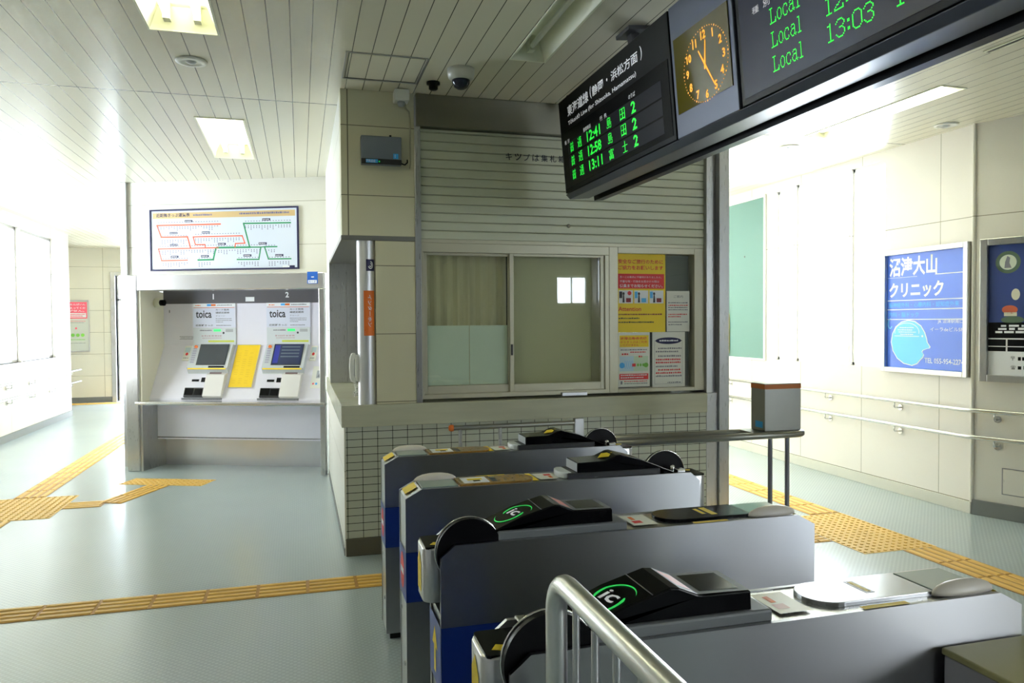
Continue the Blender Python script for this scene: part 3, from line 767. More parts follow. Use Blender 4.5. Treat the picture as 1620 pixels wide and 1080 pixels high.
def ticket_machine(u0, label, first):
    t = thing('ticket_machine', label, 'ticket machine', T(u0, .45), R(TZ), 'touch-screen ticket machines in the steel surround')
    # upper flap with the sign, status strip
    us_ = MB().box(0, .51, -.012, 0, 1.566, 1.836).build('upper_sign', mat('sign_bluish_white', hexc(224, 228, 244), .45, noise=.01), t)
    MB().box(0, .51, -.012, 0, 1.365, 1.56).build('status_panel', mat('status_grey', hexc(214, 220, 224), .45, noise=.02), t, bevel=.003)
    y = -.0126
    p = MB()
    p.rect(.0, 1.798, .51, 1.836, y, 3); p.rect(.01, 1.786, .50, 1.791, y - .0002, 0)
    p.rect(.17, 1.806, .22, 1.828, y - .0003, 1); p.rect(.22, 1.806, .275, 1.828, y - .0003, 0); p.dashes(.03, .10, 1.808, .012, y - .0003, 0); p.dashes(.29, .47, 1.810, .012, y - .0003, 4)
    p.text('toica', .035, 1.672, .085, y - .0003, 2, w=.19, bold=.02)
    p.text('カード発売', .275, 1.752, .022, y - .0003, 2, w=.16, bold=.01); p.text('継続定期券', .275, 1.72, .022, y - .0003, 2, w=.165, bold=.01); p.text('チャージ', .275, 1.685, .018, y - .0003, 4, w=.11)
    for zz in (1.66, 1.64, 1.622): p.dashes(.275, .47 - (.1 if zz < 1.63 else 0), zz, .007, y - .0003, 4)
    p.text('近距離きっぷ', .03, 1.578, .022, y - .0003, 2, w=.21, bold=.01); p.dashes(.28, .46, 1.583, .009, y - .0003, 4)
    p.rect(.245, 1.518, .335, 1.545, y - .0003, 5); p.dashes(.08, .23, 1.525, .014, y - .0003, 4); p.rect(.39, 1.512, .48, 1.545, y - .0003, 6); p.ellipse(.365, 1.502, .012, .012, y - .0003, 2)
    p.dashes(.10, .34, 1.462, .016, y - .0003, 7, .014, .03); p.dashes(.11, .34, 1.44, .010, y - .0003, 7); p.rect(.18, 1.398, .49, 1.418, y - .0003, 8)
    p.build('sign_print', [ORANGE, CYANP, INK, WPRINT, INKL, mat('lit_green_lamp', (.05, .8, .2), .4, emit=.6), LGREY, mat('print_dusty_pink', hexc(196, 170, 176), .5), mat('print_lime', hexc(208, 216, 70), .5)], us_, fix=False)
    # sloped console body: from the panel foot at y=0 down to y=-.30
    z1, z0 = 1.365, .785
    sl = lambda f, out=0.0: (-.30 * f - .886 * out, z1 - (z1 - z0) * f + .462 * out)       # point on the slope
    a = sl(0, .0); b = sl(.48, .05); c = sl(.50, .035); 
    cs_ = MB().prism([(-.0, 1.362), sl(.02, .045), sl(.47, .055), sl(.53, .0), sl(1, -.02), (-.28, .775), (.0, .775)], 'x', .015, .495).build('console', mat('console_grey', hexc(206, 212, 216), .4, noise=.02), t, bevel=.006)
    # sloping face: helper placing flat quads on the slope
    def onsl(mb, x0, f0, x1, f1, out, mi=0):
        q = [sl(f1, out), sl(f0, out)]
        mb.face([(x0, *q[0]), (x1, *q[0]), (x1, *q[1]), (x0, *q[1])], mi)
    fo = .052
    m = MB(); onsl(m, .115, .025, .46, .42, .0555); m.build('screen_bezel', mat('bezel_dark', hexc(30, 34, 40), .3), cs_, fix=False)
    m = MB(); onsl(m, .125, .035, .452, .405, .0562); m.build('touch_screen', SCREEN if first else SCREENB, cs_, fix=False)
    m = MB()
    if not first:
        for k in range(4): onsl(m, .21, .07 + k * .06, .42, .09 + k * .06, .0566, 0)
        onsl(m, .13, .05, .19, .38, .0566, 1)
    for k in range(7): onsl(m, .04, .1 + k * .042, .085, .125 + k * .042, .0562, 2)
    m.ellipse(.0, .0, .001, .001)
    m.build('keypad', [mat('screen_text', hexc(96, 112, 128), .4), mat('screen_blue', hexc(40, 50, 160), .4), mat('key_lilac', hexc(170, 170, 190), .5)], cs_, fix=False)
    MB().lathe([(.0, .016), (.017, .013), (.02, 0)], (.065, *sl(.075, .056)), 'y', 16).xform(lambda v: v).build('call_button', ORANGE, cs_)
    # lower coin and ticket unit
    m = MB(); onsl(m, .03, .475, .48, .50, .058); m.build('yellow_edge', YELLOW, cs_, fix=False)
    m = MB(); onsl(m, .27, .435, .455, .468, .057); m.build('bill_slot', BLACK, cs_, fix=False)
    MB().prism([sl(.53, .012), sl(.60, .06), sl(.98, .04), sl(.99, -.02), sl(.55, -.03)], 'x', .27, .49).build('ticket_chute', WHITEM, t, bevel=.005)
    m = MB(); onsl(m, .30, .545, .44, .575, .046); m.build('return_slot', mat('slot_brown', hexc(120, 100, 100), .5), t, fix=False)
    m = MB()
    for (x0, f0, x1, f1) in ((.085, .65, .17, .69), (.195, .615, .262, .70)): onsl(m, x0, f0, x1, f1, .004)
    m.build('coin_slot', BLACK, cs_, fix=False)
    MB().prism([sl(.80, .002), sl(.82, .03), sl(.98, .02), sl(.98, -.02)], 'x', .04, .27).build('tray_lip', DARK, cs_, bevel=.003)
    m = MB()
    for (x0, f0, x1, f1) in ((.05, .83, .15, .95), (.165, .84, .255, .95)): onsl(m, x0, f0, x1, f1, .032)
    m.build('tray_mouth', BLACKG, cs_, fix=False)
    MB().prism([(-.30, .766), (-.30, .792), (-.27, .80), (-.27, .766)], 'x', .01, .49).build('foot_rail', GREY, t, bevel=.003)
    return t
ticket_machine(.542, 'ticket machine with plain dark screen under the number 1', True)
ticket_machine(1.42, 'ticket machine with bluish screen under the number 2', False)
def on_slope(name, label, cat, u0, f0, u1, f1, base, draw, mats, th=.012, group=None):
    """a card lying on the sloped panel; local x along, z up the slope"""
    p0 = Vector((0, -.30 * f1, 1.362 - .577 * f1)); L = math.hypot(.30, .577) * (f1 - f0); ang = math.atan2(.30, .577)
    t = thing(name, label, cat, T(u0, .45 + p0.y, p0.z), R(TZ), group, rx=-ang)
    pl_ = MB().box(0, u1 - u0, -th, 0, 0, L).build('plate', base, t, bevel=.002)
    m = MB(); draw(m, -th - .0005, u1 - u0, L)
    if m.v: m.build('print', mats, t, fix=False)
    return t
def d_y(m, y, w, h):
    for k in range(16):
        for x in (.05, .12, .19):
            if random.random() < .8: m.rect(x - .02, h * .1 + k * h * .05, x + .02, h * .1 + k * h * .05 + .004, y, 0)
    m.line([(0, 0), (w, 0), (w, h), (0, h), (0, 0)], .006, y, 1)
on_slope('braille_board', 'yellow braille fare board sloping between the two ticket machines', 'sign board', 1.075, .0, 1.348, .80, YELLOWD, d_y, [mat('print_ochre', hexc(226, 180, 30), .5), LGREY])
def d_card(m, y, w, h):
    m.rect(.01, h * .55, w - .01, h * .9, y, 1); m.ellipse(w / 2, h * .45, w * .2, h * .1, y - .0003, 0); m.dashes(.01, w - .01, h * .15, h * .06, y, 2)
on_slope('push_notice', 'small white card with a red mark left of the plain-screen ticket machine', 'sign', .445, .02, .53, .30, PAPER, d_card, [RED, mat('print_mist', hexc(196, 214, 222), .5), INKL], .008, 'little white cards beside the ticket machines')
on_slope('push_notice', 'small white card with a red mark right of the bluish-screen ticket machine', 'sign', 1.945, .02, 2.02, .30, PAPER, d_card, [RED, mat('print_mist', hexc(196, 214, 222), .5), INKL], .008, 'little white cards beside the ticket machines')
def d_cam(m, y, w, h):
    m.rect(.05, h * .45, w - .02, h * .8, y, 0); m.poly([(.06, h * .5), (.09, h * .72), (.12, h * .6), (w - .03, h * .75), (w - .03, h * .5)], y - .0003, 1)
    m.ellipse(.03, h * .2, .01, .012, y, 2); m.ellipse(.065, h * .2, .012, .014, y, 3); m.rect(w - .07, h * .12, w - .02, h * .26, y, 1)
on_slope('picture_notice', 'white notice with a grey picture at the right end of the ticket shelf', 'notice', 2.01, .40, 2.19, .80, PAPER, d_cam, [LGREY, INKL, PINK, CYANP], .004)
sc = thing('security_camera', 'small cream camera with black lens inside the ticket recess', 'camera', T(.178, .30, 1.845), R(TZ))
MB().lathe([(.0, -.0), (.055, .0), (.055, .03), (.045, .06), (.02, .07), (0, .07)], (0, 0, 0), 'x', 20).build('housing', mat('camera_cream', hexc(226, 226, 200), .4), sc)
MB().lathe([(.03, .05), (.034, .06), (.034, .11), (.026, .115), (0, .105)], (0, -.005, 0), 'x', 18).build('lens', BLACKG, sc)

# ------------------------------------------------------------------ fare gates
def fare_gate(label, loc, rz, inbound):
    """local x: card-reader end (0) to ticket end (1.325); near side y=0; seen from its card-reader side"""
    t = thing('fare_gate', label, 'ticket gate', loc, rz, 'automatic ticket gates in the row')
    ox, oy = -.6625, -.10
    def B(mb, name, m, bevel=0.0, parent=t, fix=True, **k):
        mb.xform(lambda v: v + Vector((ox, oy, 0)))
        return mb.build(name, m, parent, bevel, fix=fix, **k)
    top = .925
    prof = [(0, .03), (0, .885), (.045, .922), (1.258, .925), (1.325, .889), (1.325, .03)]
    B(MB().prism(prof, 'y', 0, .012), 'side_panel', STEELH)
    B(MB().prism(prof, 'y', .188, .20), 'side_panel', STEELH)
    B(MB().prism([(.006, .03), (.006, .70), (.17, .70), (.17, .905), (.20, .921), (1.257, .921), (1.322, .885), (1.322, .03)], 'y', .012, .188), 'body', STEEL)
    B(MB().box(.02, 1.305, .012, .188, 0, .03), 'kick_base', BLACK)
    # wrap-around blue band
    bb = MB()
    for y in (-.0012, .2012): bb.rect(0, .468, .30, .672, y); bb.rect(1.10, .468, 1.325, .672, y)
    for x in (-.0012, 1.3262): bb.face([(x, 0, .468), (x, .20, .468), (x, .20, .672), (x, 0, .672)])
    B(bb, 'blue_band', BLUE, fix=False)
    # end markings: no-entry disc at the ticket end, yellow arrow at the card end
    nm = MB(); n = 24
    nm.face([(1.3275, .10 + .055 * math.cos(2 * math.pi * k / n), .575 + .075 * math.sin(2 * math.pi * k / n)) for k in range(n)], 0)
    nm.face([(1.3282, .06, .562), (1.3282, .14, .562), (1.3282, .14, .588), (1.3282, .06, .588)], 1)
    B(nm, 'no_entry_mark', [RED, WPRINT], fix=False)
    ar = MB()
    ar.face([(-.0025, a, b) for a, b in ((.085, .50), (.115, .50), (.115, .58), (.145, .58), (.10, .645), (.055, .58), (.085, .58))], 0)
    B(ar, 'arrow_mark', YELLOW, fix=False)
    # rounded nose at the card end, with black top and yellow sticker
    ns = []
    y0, y1, x0, x1, r = .042, .186, -.045, .17, .035
    for cx, cy, a in ((x0 + r, y1 - r, 90), (x0 + r, y0 + r, 180)):
        for k in range(7): ns.append((cx + r * math.cos(R(a + k * 15)), cy + r * math.sin(R(a + k * 15))))
    ns = ns + [(x1, y0), (x1, y1)]
    no_ = B(MB().prism(ns, 'z', .735, .905, smooth=True), 'nose', ALU, .006)
    ins = [(max(x0 + .008, min(x, x1)), min(max(y, y0 + .006), y1 - .006)) for x, y in ns]
    B(MB().prism(ins, 'z', .902, .909), 'nose_top', BLACKG, parent=no_)
    B(MB().face([(x0 - .0015, .085, .76), (x0 - .0015, .15, .76), (x0 - .0015, .15, .85), (x0 - .0015, .118, .885), (x0 - .0015, .085, .85)]), 'nose_sticker', YELLOW, fix=False, parent=no_)
    B(MB().face([(-.02, .075, .9095), (.02, .06, .9095), (.035, .085, .9095), (-.005, .10, .9095)]), 'top_sticker', YELLOW, fix=False, parent=no_)
    B(MB().box(.06, .10, .14, .18, .905, .935).lathe([(.0, .03), (.012, .026), (.016, 0)], (.07, .07, .906), 'z', 14), 'latch', POLISH, .003)
    # disc guard
    di_ = B(MB().cyl((.095, .018, .893), (.095, .038, .893), .103, 48), 'disc_guard', BLACK)
    rim = MB(); N = 40
    pts = [(.095 + .104 * math.cos(2 * math.pi * k / N), .040, .893 + .104 * math.sin(2 * math.pi * k / N)) for k in range(N + 1)]
    rim.tube(pts, .0032, 6, caps=False)
    B(rim, 'disc_rim', POLISH, parent=di_)
    # card-reader tray and wedge
    B(MB().box(.185, .622, .016, .184, .918, .948), 'reader_tray', GREY if inbound else DARK, .006)
    wedge = [(.02, .905), (.10, .918), (.27, .987), (.375, 1.016), (.395, 1.014), (.442, .994), (.455, .992), (.575, .990), (.577, .944), (.18, .944), (.16, .906)]
    wd = B(MB().prism(wedge, 'y', .03, .178), 'card_reader', BLACKG, .004)
    sy = lambda x: .987 + (x - .27) * (1.016 - .987) / .105 if x > .27 else .918 + (x - .10) * (.987 - .918) / .17
    if inbound:
        lg = MB()
        P = lambda a, r: (.257 + r * math.cos(R(a)), .10 + r * math.sin(R(a)))
        for base in (0, 180):
            n = 20
            for k in range(n):
                q0, q1 = k / n, (k + 1) / n
                A0, A1 = base + 125 - 170 * q0, base + 125 - 170 * q1
                r0, r1 = .040 + .024 * q0 ** 1.4, .040 + .024 * q1 ** 1.4
                w0, w1 = .0105 * (1 - q0) ** .7 * min(1, .35 + q0 * 6), .0105 * (1 - q1) ** .7 * min(1, .35 + q1 * 6)
                q = [P(A0, r0), P(A1, r1), P(A1, r1 + w1), P(A0, r0 + w0)]
                lg.face([(a, b, sy(a) + .0016) for a, b in q], 0)
        B(lg, 'touch_arcs', GREENLIT, parent=wd, fix=False); lg = MB()
        vs, fs, tw, th = glyphs('ic', .015)
        for vs_ in (vs,):
            pt = lambda a, b: Vector((.240, .128)) + Vector((.18, -.98)) * (a / tw * .056 + .006 * b / th) + Vector((.98, .18)) * (b / th * .036)
            lg.add([(pt(a, b).x, pt(a, b).y, sy(pt(a, b).x) + .0016) for a, b in vs], fs, 1)
        B(lg, 'touch_lettering', [GREENLIT, SIGNW], parent=wd, fix=False)
        B(MB().face([(.33, .03, sy(.33) + .0012), (.333, .03, sy(.333) + .0012), (.333, .178, sy(.333) + .0012), (.33, .178, sy(.33) + .0012)]), 'groove', GREY, fix=False, parent=wd)
        zz = lambda x: 1.014 + (x - .395) * (.994 - 1.014) / .047
        B(MB().face([(.402, .055, zz(.402) + .0012), (.440, .055, zz(.440) + .0012), (.440, .158, zz(.440) + .0012), (.402, .158, zz(.402) + .0012)]), 'pink_display', REDSCR, fix=False, parent=wd)
        B(MB().face([(.396, .032, zz(.396) + .0006), (.443, .032, zz(.443) + .0006), (.443, .176, zz(.443) + .0006), (.396, .176, zz(.396) + .0006)]).face([(.4435, .034, .9942), (.574, .034, .9912), (.574, .174, .9912), (.4435, .174, .9942)]), 'display_bezel', GREY, fix=False, parent=wd)
        B(MB().face([(.455, .05, .9946), (.555, .05, .9924), (.555, .158, .9924), (.455, .158, .9946)]), 'display', BLACKG, fix=False, parent=wd)
    else:
        zz = lambda x: 1.014 + (x - .395) * (.994 - 1.014) / .047
        B(MB().face([(.385, .104, 1.0165), (.42, .06, zz(.42) + .002), (.455, .104, .9945), (.42, .148, zz(.42) + .002)]), 'diamond_sticker', YELLOW, fix=False, parent=wd)
        B(MB().face([(.578, .035, .95), (.578, .173, .95), (.578, .173, .988), (.578, .035, .988)]), 'reader_end_plate', LGREY, fix=False, parent=wd)
    # clear guide block at the end of the tray
    if not inbound: B(MB().prism([(.622 + .03 * math.cos(R(a)), .10 + .07 * math.sin(R(a))) for a in range(-90, 91, 15)] + [(.60, .17), (.60, .03)], 'z', .922, .95, smooth=True), 'guide_block', CLEARW, .005)
    # ticket end: slot plate, inset window, bump, stickers
    pl = [(.835 + .072 * math.cos(R(a)), .113 + .072 * math.sin(R(a))) for a in range(90, 271, 12)] + [(1.095, .041), (1.095, .185)]
    sp_ = B(MB().prism(pl, 'z', .92, .932), 'slot_plate', CARTON if not inbound else BLACKG if loc[1] > 2 else STEELH, .002)
    so = MB().box(.928, .953, .078, .16, .9318, .9326, 0)
    so.box(.934, .947, .084, .154, .9324, .933, 1)
    B(so, 'ticket_slot', [BLACK, YELLOW if inbound else BLACK], parent=sp_)
    if not inbound:
        B(MB().box(.965, 1.075, .06, .17, .932, .9326), 'ticket_card_sign', WPRINT, parent=sp_)
        B(MB().face([(.985, .085, .9332), (1.05, .085, .9332), (1.05, .12, .9332), (.985, .12, .9332)], 0).face([(1.00, .12, .9332), (1.03, .12, .9332), (1.03, .15, .9332), (1.00, .15, .9332)], 1), 'card_picture', [YELLOW, BLACK], fix=False, parent=sp_)
        B(MB().box(.752, .775, .03, .175, .9255, .9275), 'yellow_strip', YELLOW)
    if loc[1] > 2 and inbound:
        B(MB().box(.962, .985, .07, .165, .9322, .9328), 'slot_stripe', YELLOW, parent=sp_)
    B(MB().box(1.105, 1.255, .052, .186, .924, .930), 'inset_window', mat('inset_glass', hexc(150, 166, 160), .12, noise=.05), .002)
    B(MB().lathe([(1.0, 0), (.97, .30), (.85, .58), (.62, .82), (.32, .96), (0.0, 1.0)], (0, 0, 0), 'z', 28).xform(lambda v: Vector((1.175 + v.x * .092, .034 + v.y * .024, .925 + v.z * .032))), 'end_bump', PINKW)
    B(MB().rect(.655, 0, .742, 0).face([(.655, .035, .9262), (.742, .035, .9262), (.742, .16, .9262), (.655, .16, .9262)], 0).face([(.668, .06, .9266), (.70, .06, .9266), (.70, .09, .9266), (.668, .09, .9266)], 1).face([(.675, .10, .9266), (.69, .10, .9266), (.69, .14, .9266), (.675, .14, .9266)], 2), 'ticket_label', [PAPER if loc[1] > 2 else mat('label_cream', hexc(226, 218, 190), .3), RED if loc[1] > 2 else mat('label_faded', hexc(222, 170, 150), .4), ORANGE], fix=False)
    B(MB().face([(.86, .004, .9258), (.99, .004, .9258), (.99, .022, .9258), (.86, .022, .9258)]), 'edge_sticker', YELLOW, fix=False)
    cf = MB()
    # chamfer sticker at the ticket end
    ux = Vector((.067, 0, -.036)).normalized(); nn = Vector((.036, 0, .067)).normalized()
    c0 = Vector((1.2915, .10, .907)) + nn * .002
    cf.face([c0 + ux * a + Vector((0, b, 0)) for a, b in ((-.028, -.075), (.028, -.075), (.028, .03), (-.028, .03))])
    B(cf, 'chamfer_sticker', YELLOW, fix=False)
    B(MB().cyl((1.323, .15, .20), (1.329, .15, .20), .01, 12).cyl((1.323, .05, .40), (1.329, .05, .40), .008, 12), 'lock', POLISH)
    return t
GX = .40 + .6625
fare_gate('farthest steel ticket gate, beside the tiled office wall', (GX, 3.82 + .1, 0), R(180), False)
fare_gate('second ticket gate out from the tiled wall, with yellow diamond on its black reader', (GX, 3.04 + .1, 0), R(180), False)
fare_gate('ticket gate with black disc and green card mark, next after the yellow-diamond gates', (GX, 2.25 + .1, 0), 0, True)
fare_gate('nearest ticket gate, right behind the foreground handrail, with green card mark', (GX, 1.46 + .1, 0), 0, True)

# ------------------------------------------------------------------ departure board
db = thing('departure_board', 'long black hanging departure board with green dot lettering and an amber clock', 'sign', (1.7, 4.761, 2.44), R(-90), rx=R(5))
MB().box(.02, 4.35, .012, .24, 0, .60).build('housing', SIGNB, db, bevel=.006)
MB().prism([(.0, .0), (.028, -.032), (.16, -.032), (.19, -.016), (.24, .0)], 'x', .02, 4.35).build('lower_trim', SIGNG, db, bevel=.004)
MB().box(.02, 4.35, .20, .26, -.05, .0).build('rear_channel', BLACK, db)
MB().box(.03, 1.555, 0, .014, .005, .595).build('left_panel', SIGNB, db, bevel=.003)
MB().box(1.575, 2.085, -.004, .014, .0, .595).build('clock_panel', SIGNG, db, bevel=.004)
MB().box(2.10, 4.33, 0, .014, .005, .44).build('right_panel', SIGNB, db, bevel=.003)
MB().box(2.10, 4.33, -.002, .014, .45, .595).build('right_title_panel', SIGNB, db, bevel=.003)
ld_ = MB().box(.06, 1.53, -.003, .001, .03, .385).build('left_display', LEDP, db)
rd_ = MB().box(2.125, 4.30, -.003, .001, .03, .43).build('right_display', mat('led_panel_reflected_blue', hexc(30, 33, 62), .2, noise=.08, spec=.25), db)  # bluish reflection on this display is put into its base colour
rw = MB()
for z in (.232, .145, .058): rw.rect(.15, z, 1.45, z + .078, -.0036)
rw.build('left_display_rows', LEDR, ld_, fix=False)
tx = MB()
tx.text('東海道線', .186, .465, .066, -.0012, 0, w=.36, bold=.02).text('(', .575, .468, .07, -.0012, 0, bold=.015).text('静岡', .61, .473, .056, -.0012, 0, w=.165, bold=.015)
tx.ellipse(.83, .503, .008, .008, -.0012).text('浜松方面', .885, .473, .056, -.0012, 0, w=.34, bold=.015).text(')', 1.255, .468, .07, -.0012, 0, bold=.015)
tx.text('Tōkaidō Line (for Shizuoka, Hamamatsu)', .184, .405, .034, -.0012, 0, w=1.01, bold=.012)
tx.text('種  別', .10, .305, .026, -.004, 0, w=.085).text('発車時刻', .431, .308, .026, -.004, 0, w=.12).text('行  先', .694, .308, .026, -.004, 0, w=.10).text('のりば', 1.089, .320, .024, -.004, 0, w=.08)
tx.text('種  別', 2.213, .32, .026, -.004, 0, w=.11)
tx.build('white_lettering', SIGNW, db, fix=False)
# dot-matrix lettering
def raster(s, rows, cols, bold=0.0):
    vs, fs, tw, th = glyphs(s, bold)
    on = set()
    for f in fs:
        P = [(vs[i][0] / tw * cols, vs[i][1] / th * rows) for i in f]
        for k in range(1, len(P) - 1):
            a, b, c = P[0], P[k], P[k + 1]
            for i in range(max(0, int(min(a[0], b[0], c[0]) - 1)), min(cols - 1, int(max(a[0], b[0], c[0]) + 1)) + 1):
                for j in range(max(0, int(min(a[1], b[1], c[1]) - 1)), min(rows - 1, int(max(a[1], b[1], c[1]) + 1)) + 1):
                    x, y = i + .5, j + .5
                    d = [(q[0] - p[0]) * (y - p[1]) - (q[1] - p[1]) * (x - p[0]) for p, q in ((a, b), (b, c), (c, a))]
                    if all(v >= 0 for v in d) or all(v <= 0 for v in d): on.add((i, j))
    return on
FONT = {
 'L': ['#####.....', '..#.......', '..#.......', '..#.......', '..#.......', '..#.......', '..#.......', '..#.......', '..#......#', '..#......#', '..#.....##', '##########'],
 'o': ['.........', '.........', '.........', '...###...', '..#...#..', '.#.....#.', '.#.....#.', '.#.....#.', '.#.....#.', '.#.....#.', '..#...#..', '...###...'],
 'c': ['........', '........', '........', '..####..', '.#....#.', '#.....#.', '#.......', '#.......', '#.......', '#.....#.', '.#....#.', '..####..'],
 'a': ['.........', '.........', '.........', '..####...', '.#....#..', '......#..', '..#####..', '.#....#..', '#.....#..', '#.....#..', '.#...##.#', '..###..#.'],
 'l': ['.###...', '...#...', '...#...', '...#...', '...#...', '...#...', '...#...', '...#...', '...#...', '...#...', '...#...', '.#####.'],
 '1': ['...#...', '.###...', '...#...', '...#...', '...#...', '...#...', '...#...', '...#...', '...#...', '...#...', '...#...', '.#####.'],
 '2': ['..####..', '.#....#.', '#......#', '#......#', '.......#', '......#.', '.....#..', '....#...', '..##....', '.#.....#', '#......#', '########'],
 '3': ['..####..', '.#....#.', '#......#', '.......#', '......#.', '...###..', '......#.', '.......#', '.......#', '#......#', '.#....#.', '..####..'],
 '0': ['..####..', '.#....#.', '#......#', '#......#', '#......#', '#......#', '#......#', '#......#', '#......#', '#......#', '.#....#.', '..####..'],
 '4': ['......#.', '.....##.', '....#.#.', '...#..#.', '...#..#.', '..#...#.', '.#....#.', '#.....#.', '########', '......#.', '......#.', '....####'],
 '5': ['.######.', '.#......', '.#......', '.#......', '.#.###..', '.##...#.', '.......#', '.......#', '.......#', '#......#', '.#....#.', '..####..'],
 '7': ['########', '#......#', '.......#', '......#.', '......#.', '.....#..', '.....#..', '....#...', '....#...', '....#...', '...#....', '...#....'],
 '8': ['..####..', '.#....#.', '#......#', '#......#', '.#....#.', '..####..', '.#....#.', '#......#', '#......#', '#......#', '.#....#.', '..####..'],
 ':': ['....', '....', '....', '.##.', '.##.', '....', '....', '....', '.##.', '.##.', '....', '....'],
}
def led(mb, on, x0, z0, px, pz, y=-.0045):
    for i, j in on: mb.rect(x0 + i * px, z0 + j * pz, x0 + (i + .85) * px, z0 + (j + .85) * pz, y)
def ledstr(mb, s, x0, z0, w, h):
    tot = sum(len(FONT[c][0]) + 1 for c in s) - 1; px = w / tot; pz = h / 12; x = x0
    for c in s:
        g = FONT[c]; on = [(i, 11 - j) for j, row in enumerate(g) for i, ch in enumerate(row) if ch == '#']
        led(mb, on, x, z0, px, pz); x += (len(g[0]) + 1) * px
lm = MB()
for (tm, ds, zz) in (('12:41', '島田', .240), ('12:58', '島田', .155), ('13:11', '富士', .068)):
    for ch, x in (('普', .190), ('通', .326), (ds[0], .785), (ds[1], .968)):
        led(lm, raster(ch, 16, 16), x, zz, .065 / 16, .060 / 16)
    led(lm, raster(tm, 16, 44, .02), .482, zz, .205 / 44, .060 / 16)
    led(lm, raster('2', 16, 11, .02), 1.110, zz, .055 / 11, .060 / 16)
    lm.build('japanese_dot_lettering', LEDG, ld_, fix=False); lm = MB()
for tm, zz in (('12:41', .245), ('12:47', .160), ('13:03', .073)):
    ledstr(lm, 'Local', 2.318, zz, .175, .057); ledstr(lm, tm, 2.612, zz, .215, .060); ledstr(lm, '1', 2.91, zz, .04, .060)
    lm.build('english_dot_lettering', LEDG, rd_, fix=False); lm = MB()
ck = MB().box(1.605, 2.055, -.008, -.003, .105, .44).build('clock_face', CLOCKG, db)
cx, cz = 1.862, .252
cm_ = MB()
for k in range(1, 13):
    a = R(90 - 30 * k); cm_.text(str(k), cx + .148 * math.cos(a), cz + .124 * math.sin(a) - .018, .037, -.0086, 0, center=True, bold=.035)
for k in range(60):
    a = R(6 * k); r_ = .152
    if abs(r_ * math.sin(a)) < .165: cm_.ellipse(cx + 1.18 * r_ * math.cos(a), cz + r_ * math.sin(a), .0028 if k % 5 else .0045, .0028 if k % 5 else .0045, -.0086, 0, 8)
def hand(a, l, w, tail):
    d = Vector((math.sin(R(a)), math.cos(R(a)))); n = Vector((d.y, -d.x)); c = Vector((cx, cz))
    cm_.poly([c - d * tail - n * w * .7, c - n * w, c + d * l * .9 - n * w * .6, c + d * l, c + d * l * .9 + n * w * .6, c + n * w, c - d * tail + n * w * .7], -.0092)
hand(8, .105, .0065, .02); hand(147, .135, .005, .085)
cm_.build('clock_numerals', LEDO, ck, fix=False)
ck.parent = db
for x in (.9, 2.6): MB().box(x, x + .05, .11, .16, .58, .76).box(x - .06, x + .11, .07, .20, .715, .735).build('hanger', DARK, db)

# ------------------------------------------------------------------ ceiling fittings
def lamp(key, label, lit, tubes=2, group='recessed fluorescent ceiling lights'):
    x0, x1, y0, y1 = LAMPS[key]
    cx, cy = (x0 + x1) / 2, (y0 + y1) / 2; hx, hy = (x1 - x0) / 2, (y1 - y0) / 2
    t = thing('ceiling_light', label, 'ceiling light', (cx, cy, H), 0, group)
    h = MB(); d = .115
    sx, sy = hx - .045, hy - .03
    b4 = [(-hx, -hy, 0), (hx, -hy, 0), (hx, hy, 0), (-hx, hy, 0)]; t4 = [(-sx, -sy, d), (sx, -sy, d), (sx, sy, d), (-sx, sy, d)]
    for k in range(4):
        j = (k + 1) % 4; h.face([b4[k], t4[k], t4[j], b4[j]])
    h.face(t4)
    h.build('housing', LAMPW, t, fix=False)
    f = MB(); e = .012
    for q in ((-hx - e, -hx, -hy - e, hy + e), (hx, hx + e, -hy - e, hy + e), (-hx, hx, -hy - e, -hy), (-hx, hx, hy, hy + e)): f.box(q[0], q[1], q[2], q[3], -.006, .004)
    f.build('flange', LAMPW, t)
    for k in range(tubes):
        x = (k - (tubes - 1) / 2) * hx * .9
        tb_ = MB().cyl((x, -hy + .09, .055), (x, hy - .09, .055), .016, 12).build('tube', TUBE if lit else TUBEO, t)
        for s in (-1, 1): MB().box(x - .018, x + .018, s * (hy - .06) - .03, s * (hy - .06) + .03, .03, .115).build('socket', LAMPW, t)
    return t
lamp('a', 'lit recessed ceiling light at the top left, nearest over the walkway', True)
lamp('b', 'lit recessed ceiling light in front of the fare map', True)
lamp('off', 'unlit recessed ceiling light beside the hanging departure board', False, 1)
lamp('r', 'lit recessed ceiling light under the right window corridor', True)
lamp('far', 'small lit ceiling light far down the left corridor', True)
for x, y, lab in ((-.612, 4.955, 'round white ceiling speaker between the two left ceiling lights'), (5.10, 5.03, 'round ceiling speaker near the bend of the right wall'), (4.33, 6.02, 'round ceiling speaker over the right corridor by the windows')):
    t = thing('ceiling_speaker', lab, 'speaker', (x, y, H), 0, 'round ceiling speakers')
    MB().lathe([(.092, 0), (.09, -.010), (.06, -.014), (.055, -.008), (.03, -.008)], seg=28).build('ring', WHITE, t)
    MB().lathe([(.0, -.018), (.022, -.016), (.03, -.008), (.052, -.007)], seg=24).build('cone', LGREY, t)
dc = thing('dome_camera', 'white ceiling dome camera with dark glass in front of the shutter', 'camera', (.993, 4.70, H))
MB().lathe([(.085, 0), (.085, -.03), (.08, -.055), (.062, -.07), (0, -.07)], seg=28).build('housing', mat('dome_grey_white', hexc(208, 208, 196), .35, noise=.02), dc)
MB().lathe([(.058, -.068), (.055, -.09), (.042, -.112), (.022, -.124), (0, -.127)], seg=24).build('dome', DOMEB, dc)
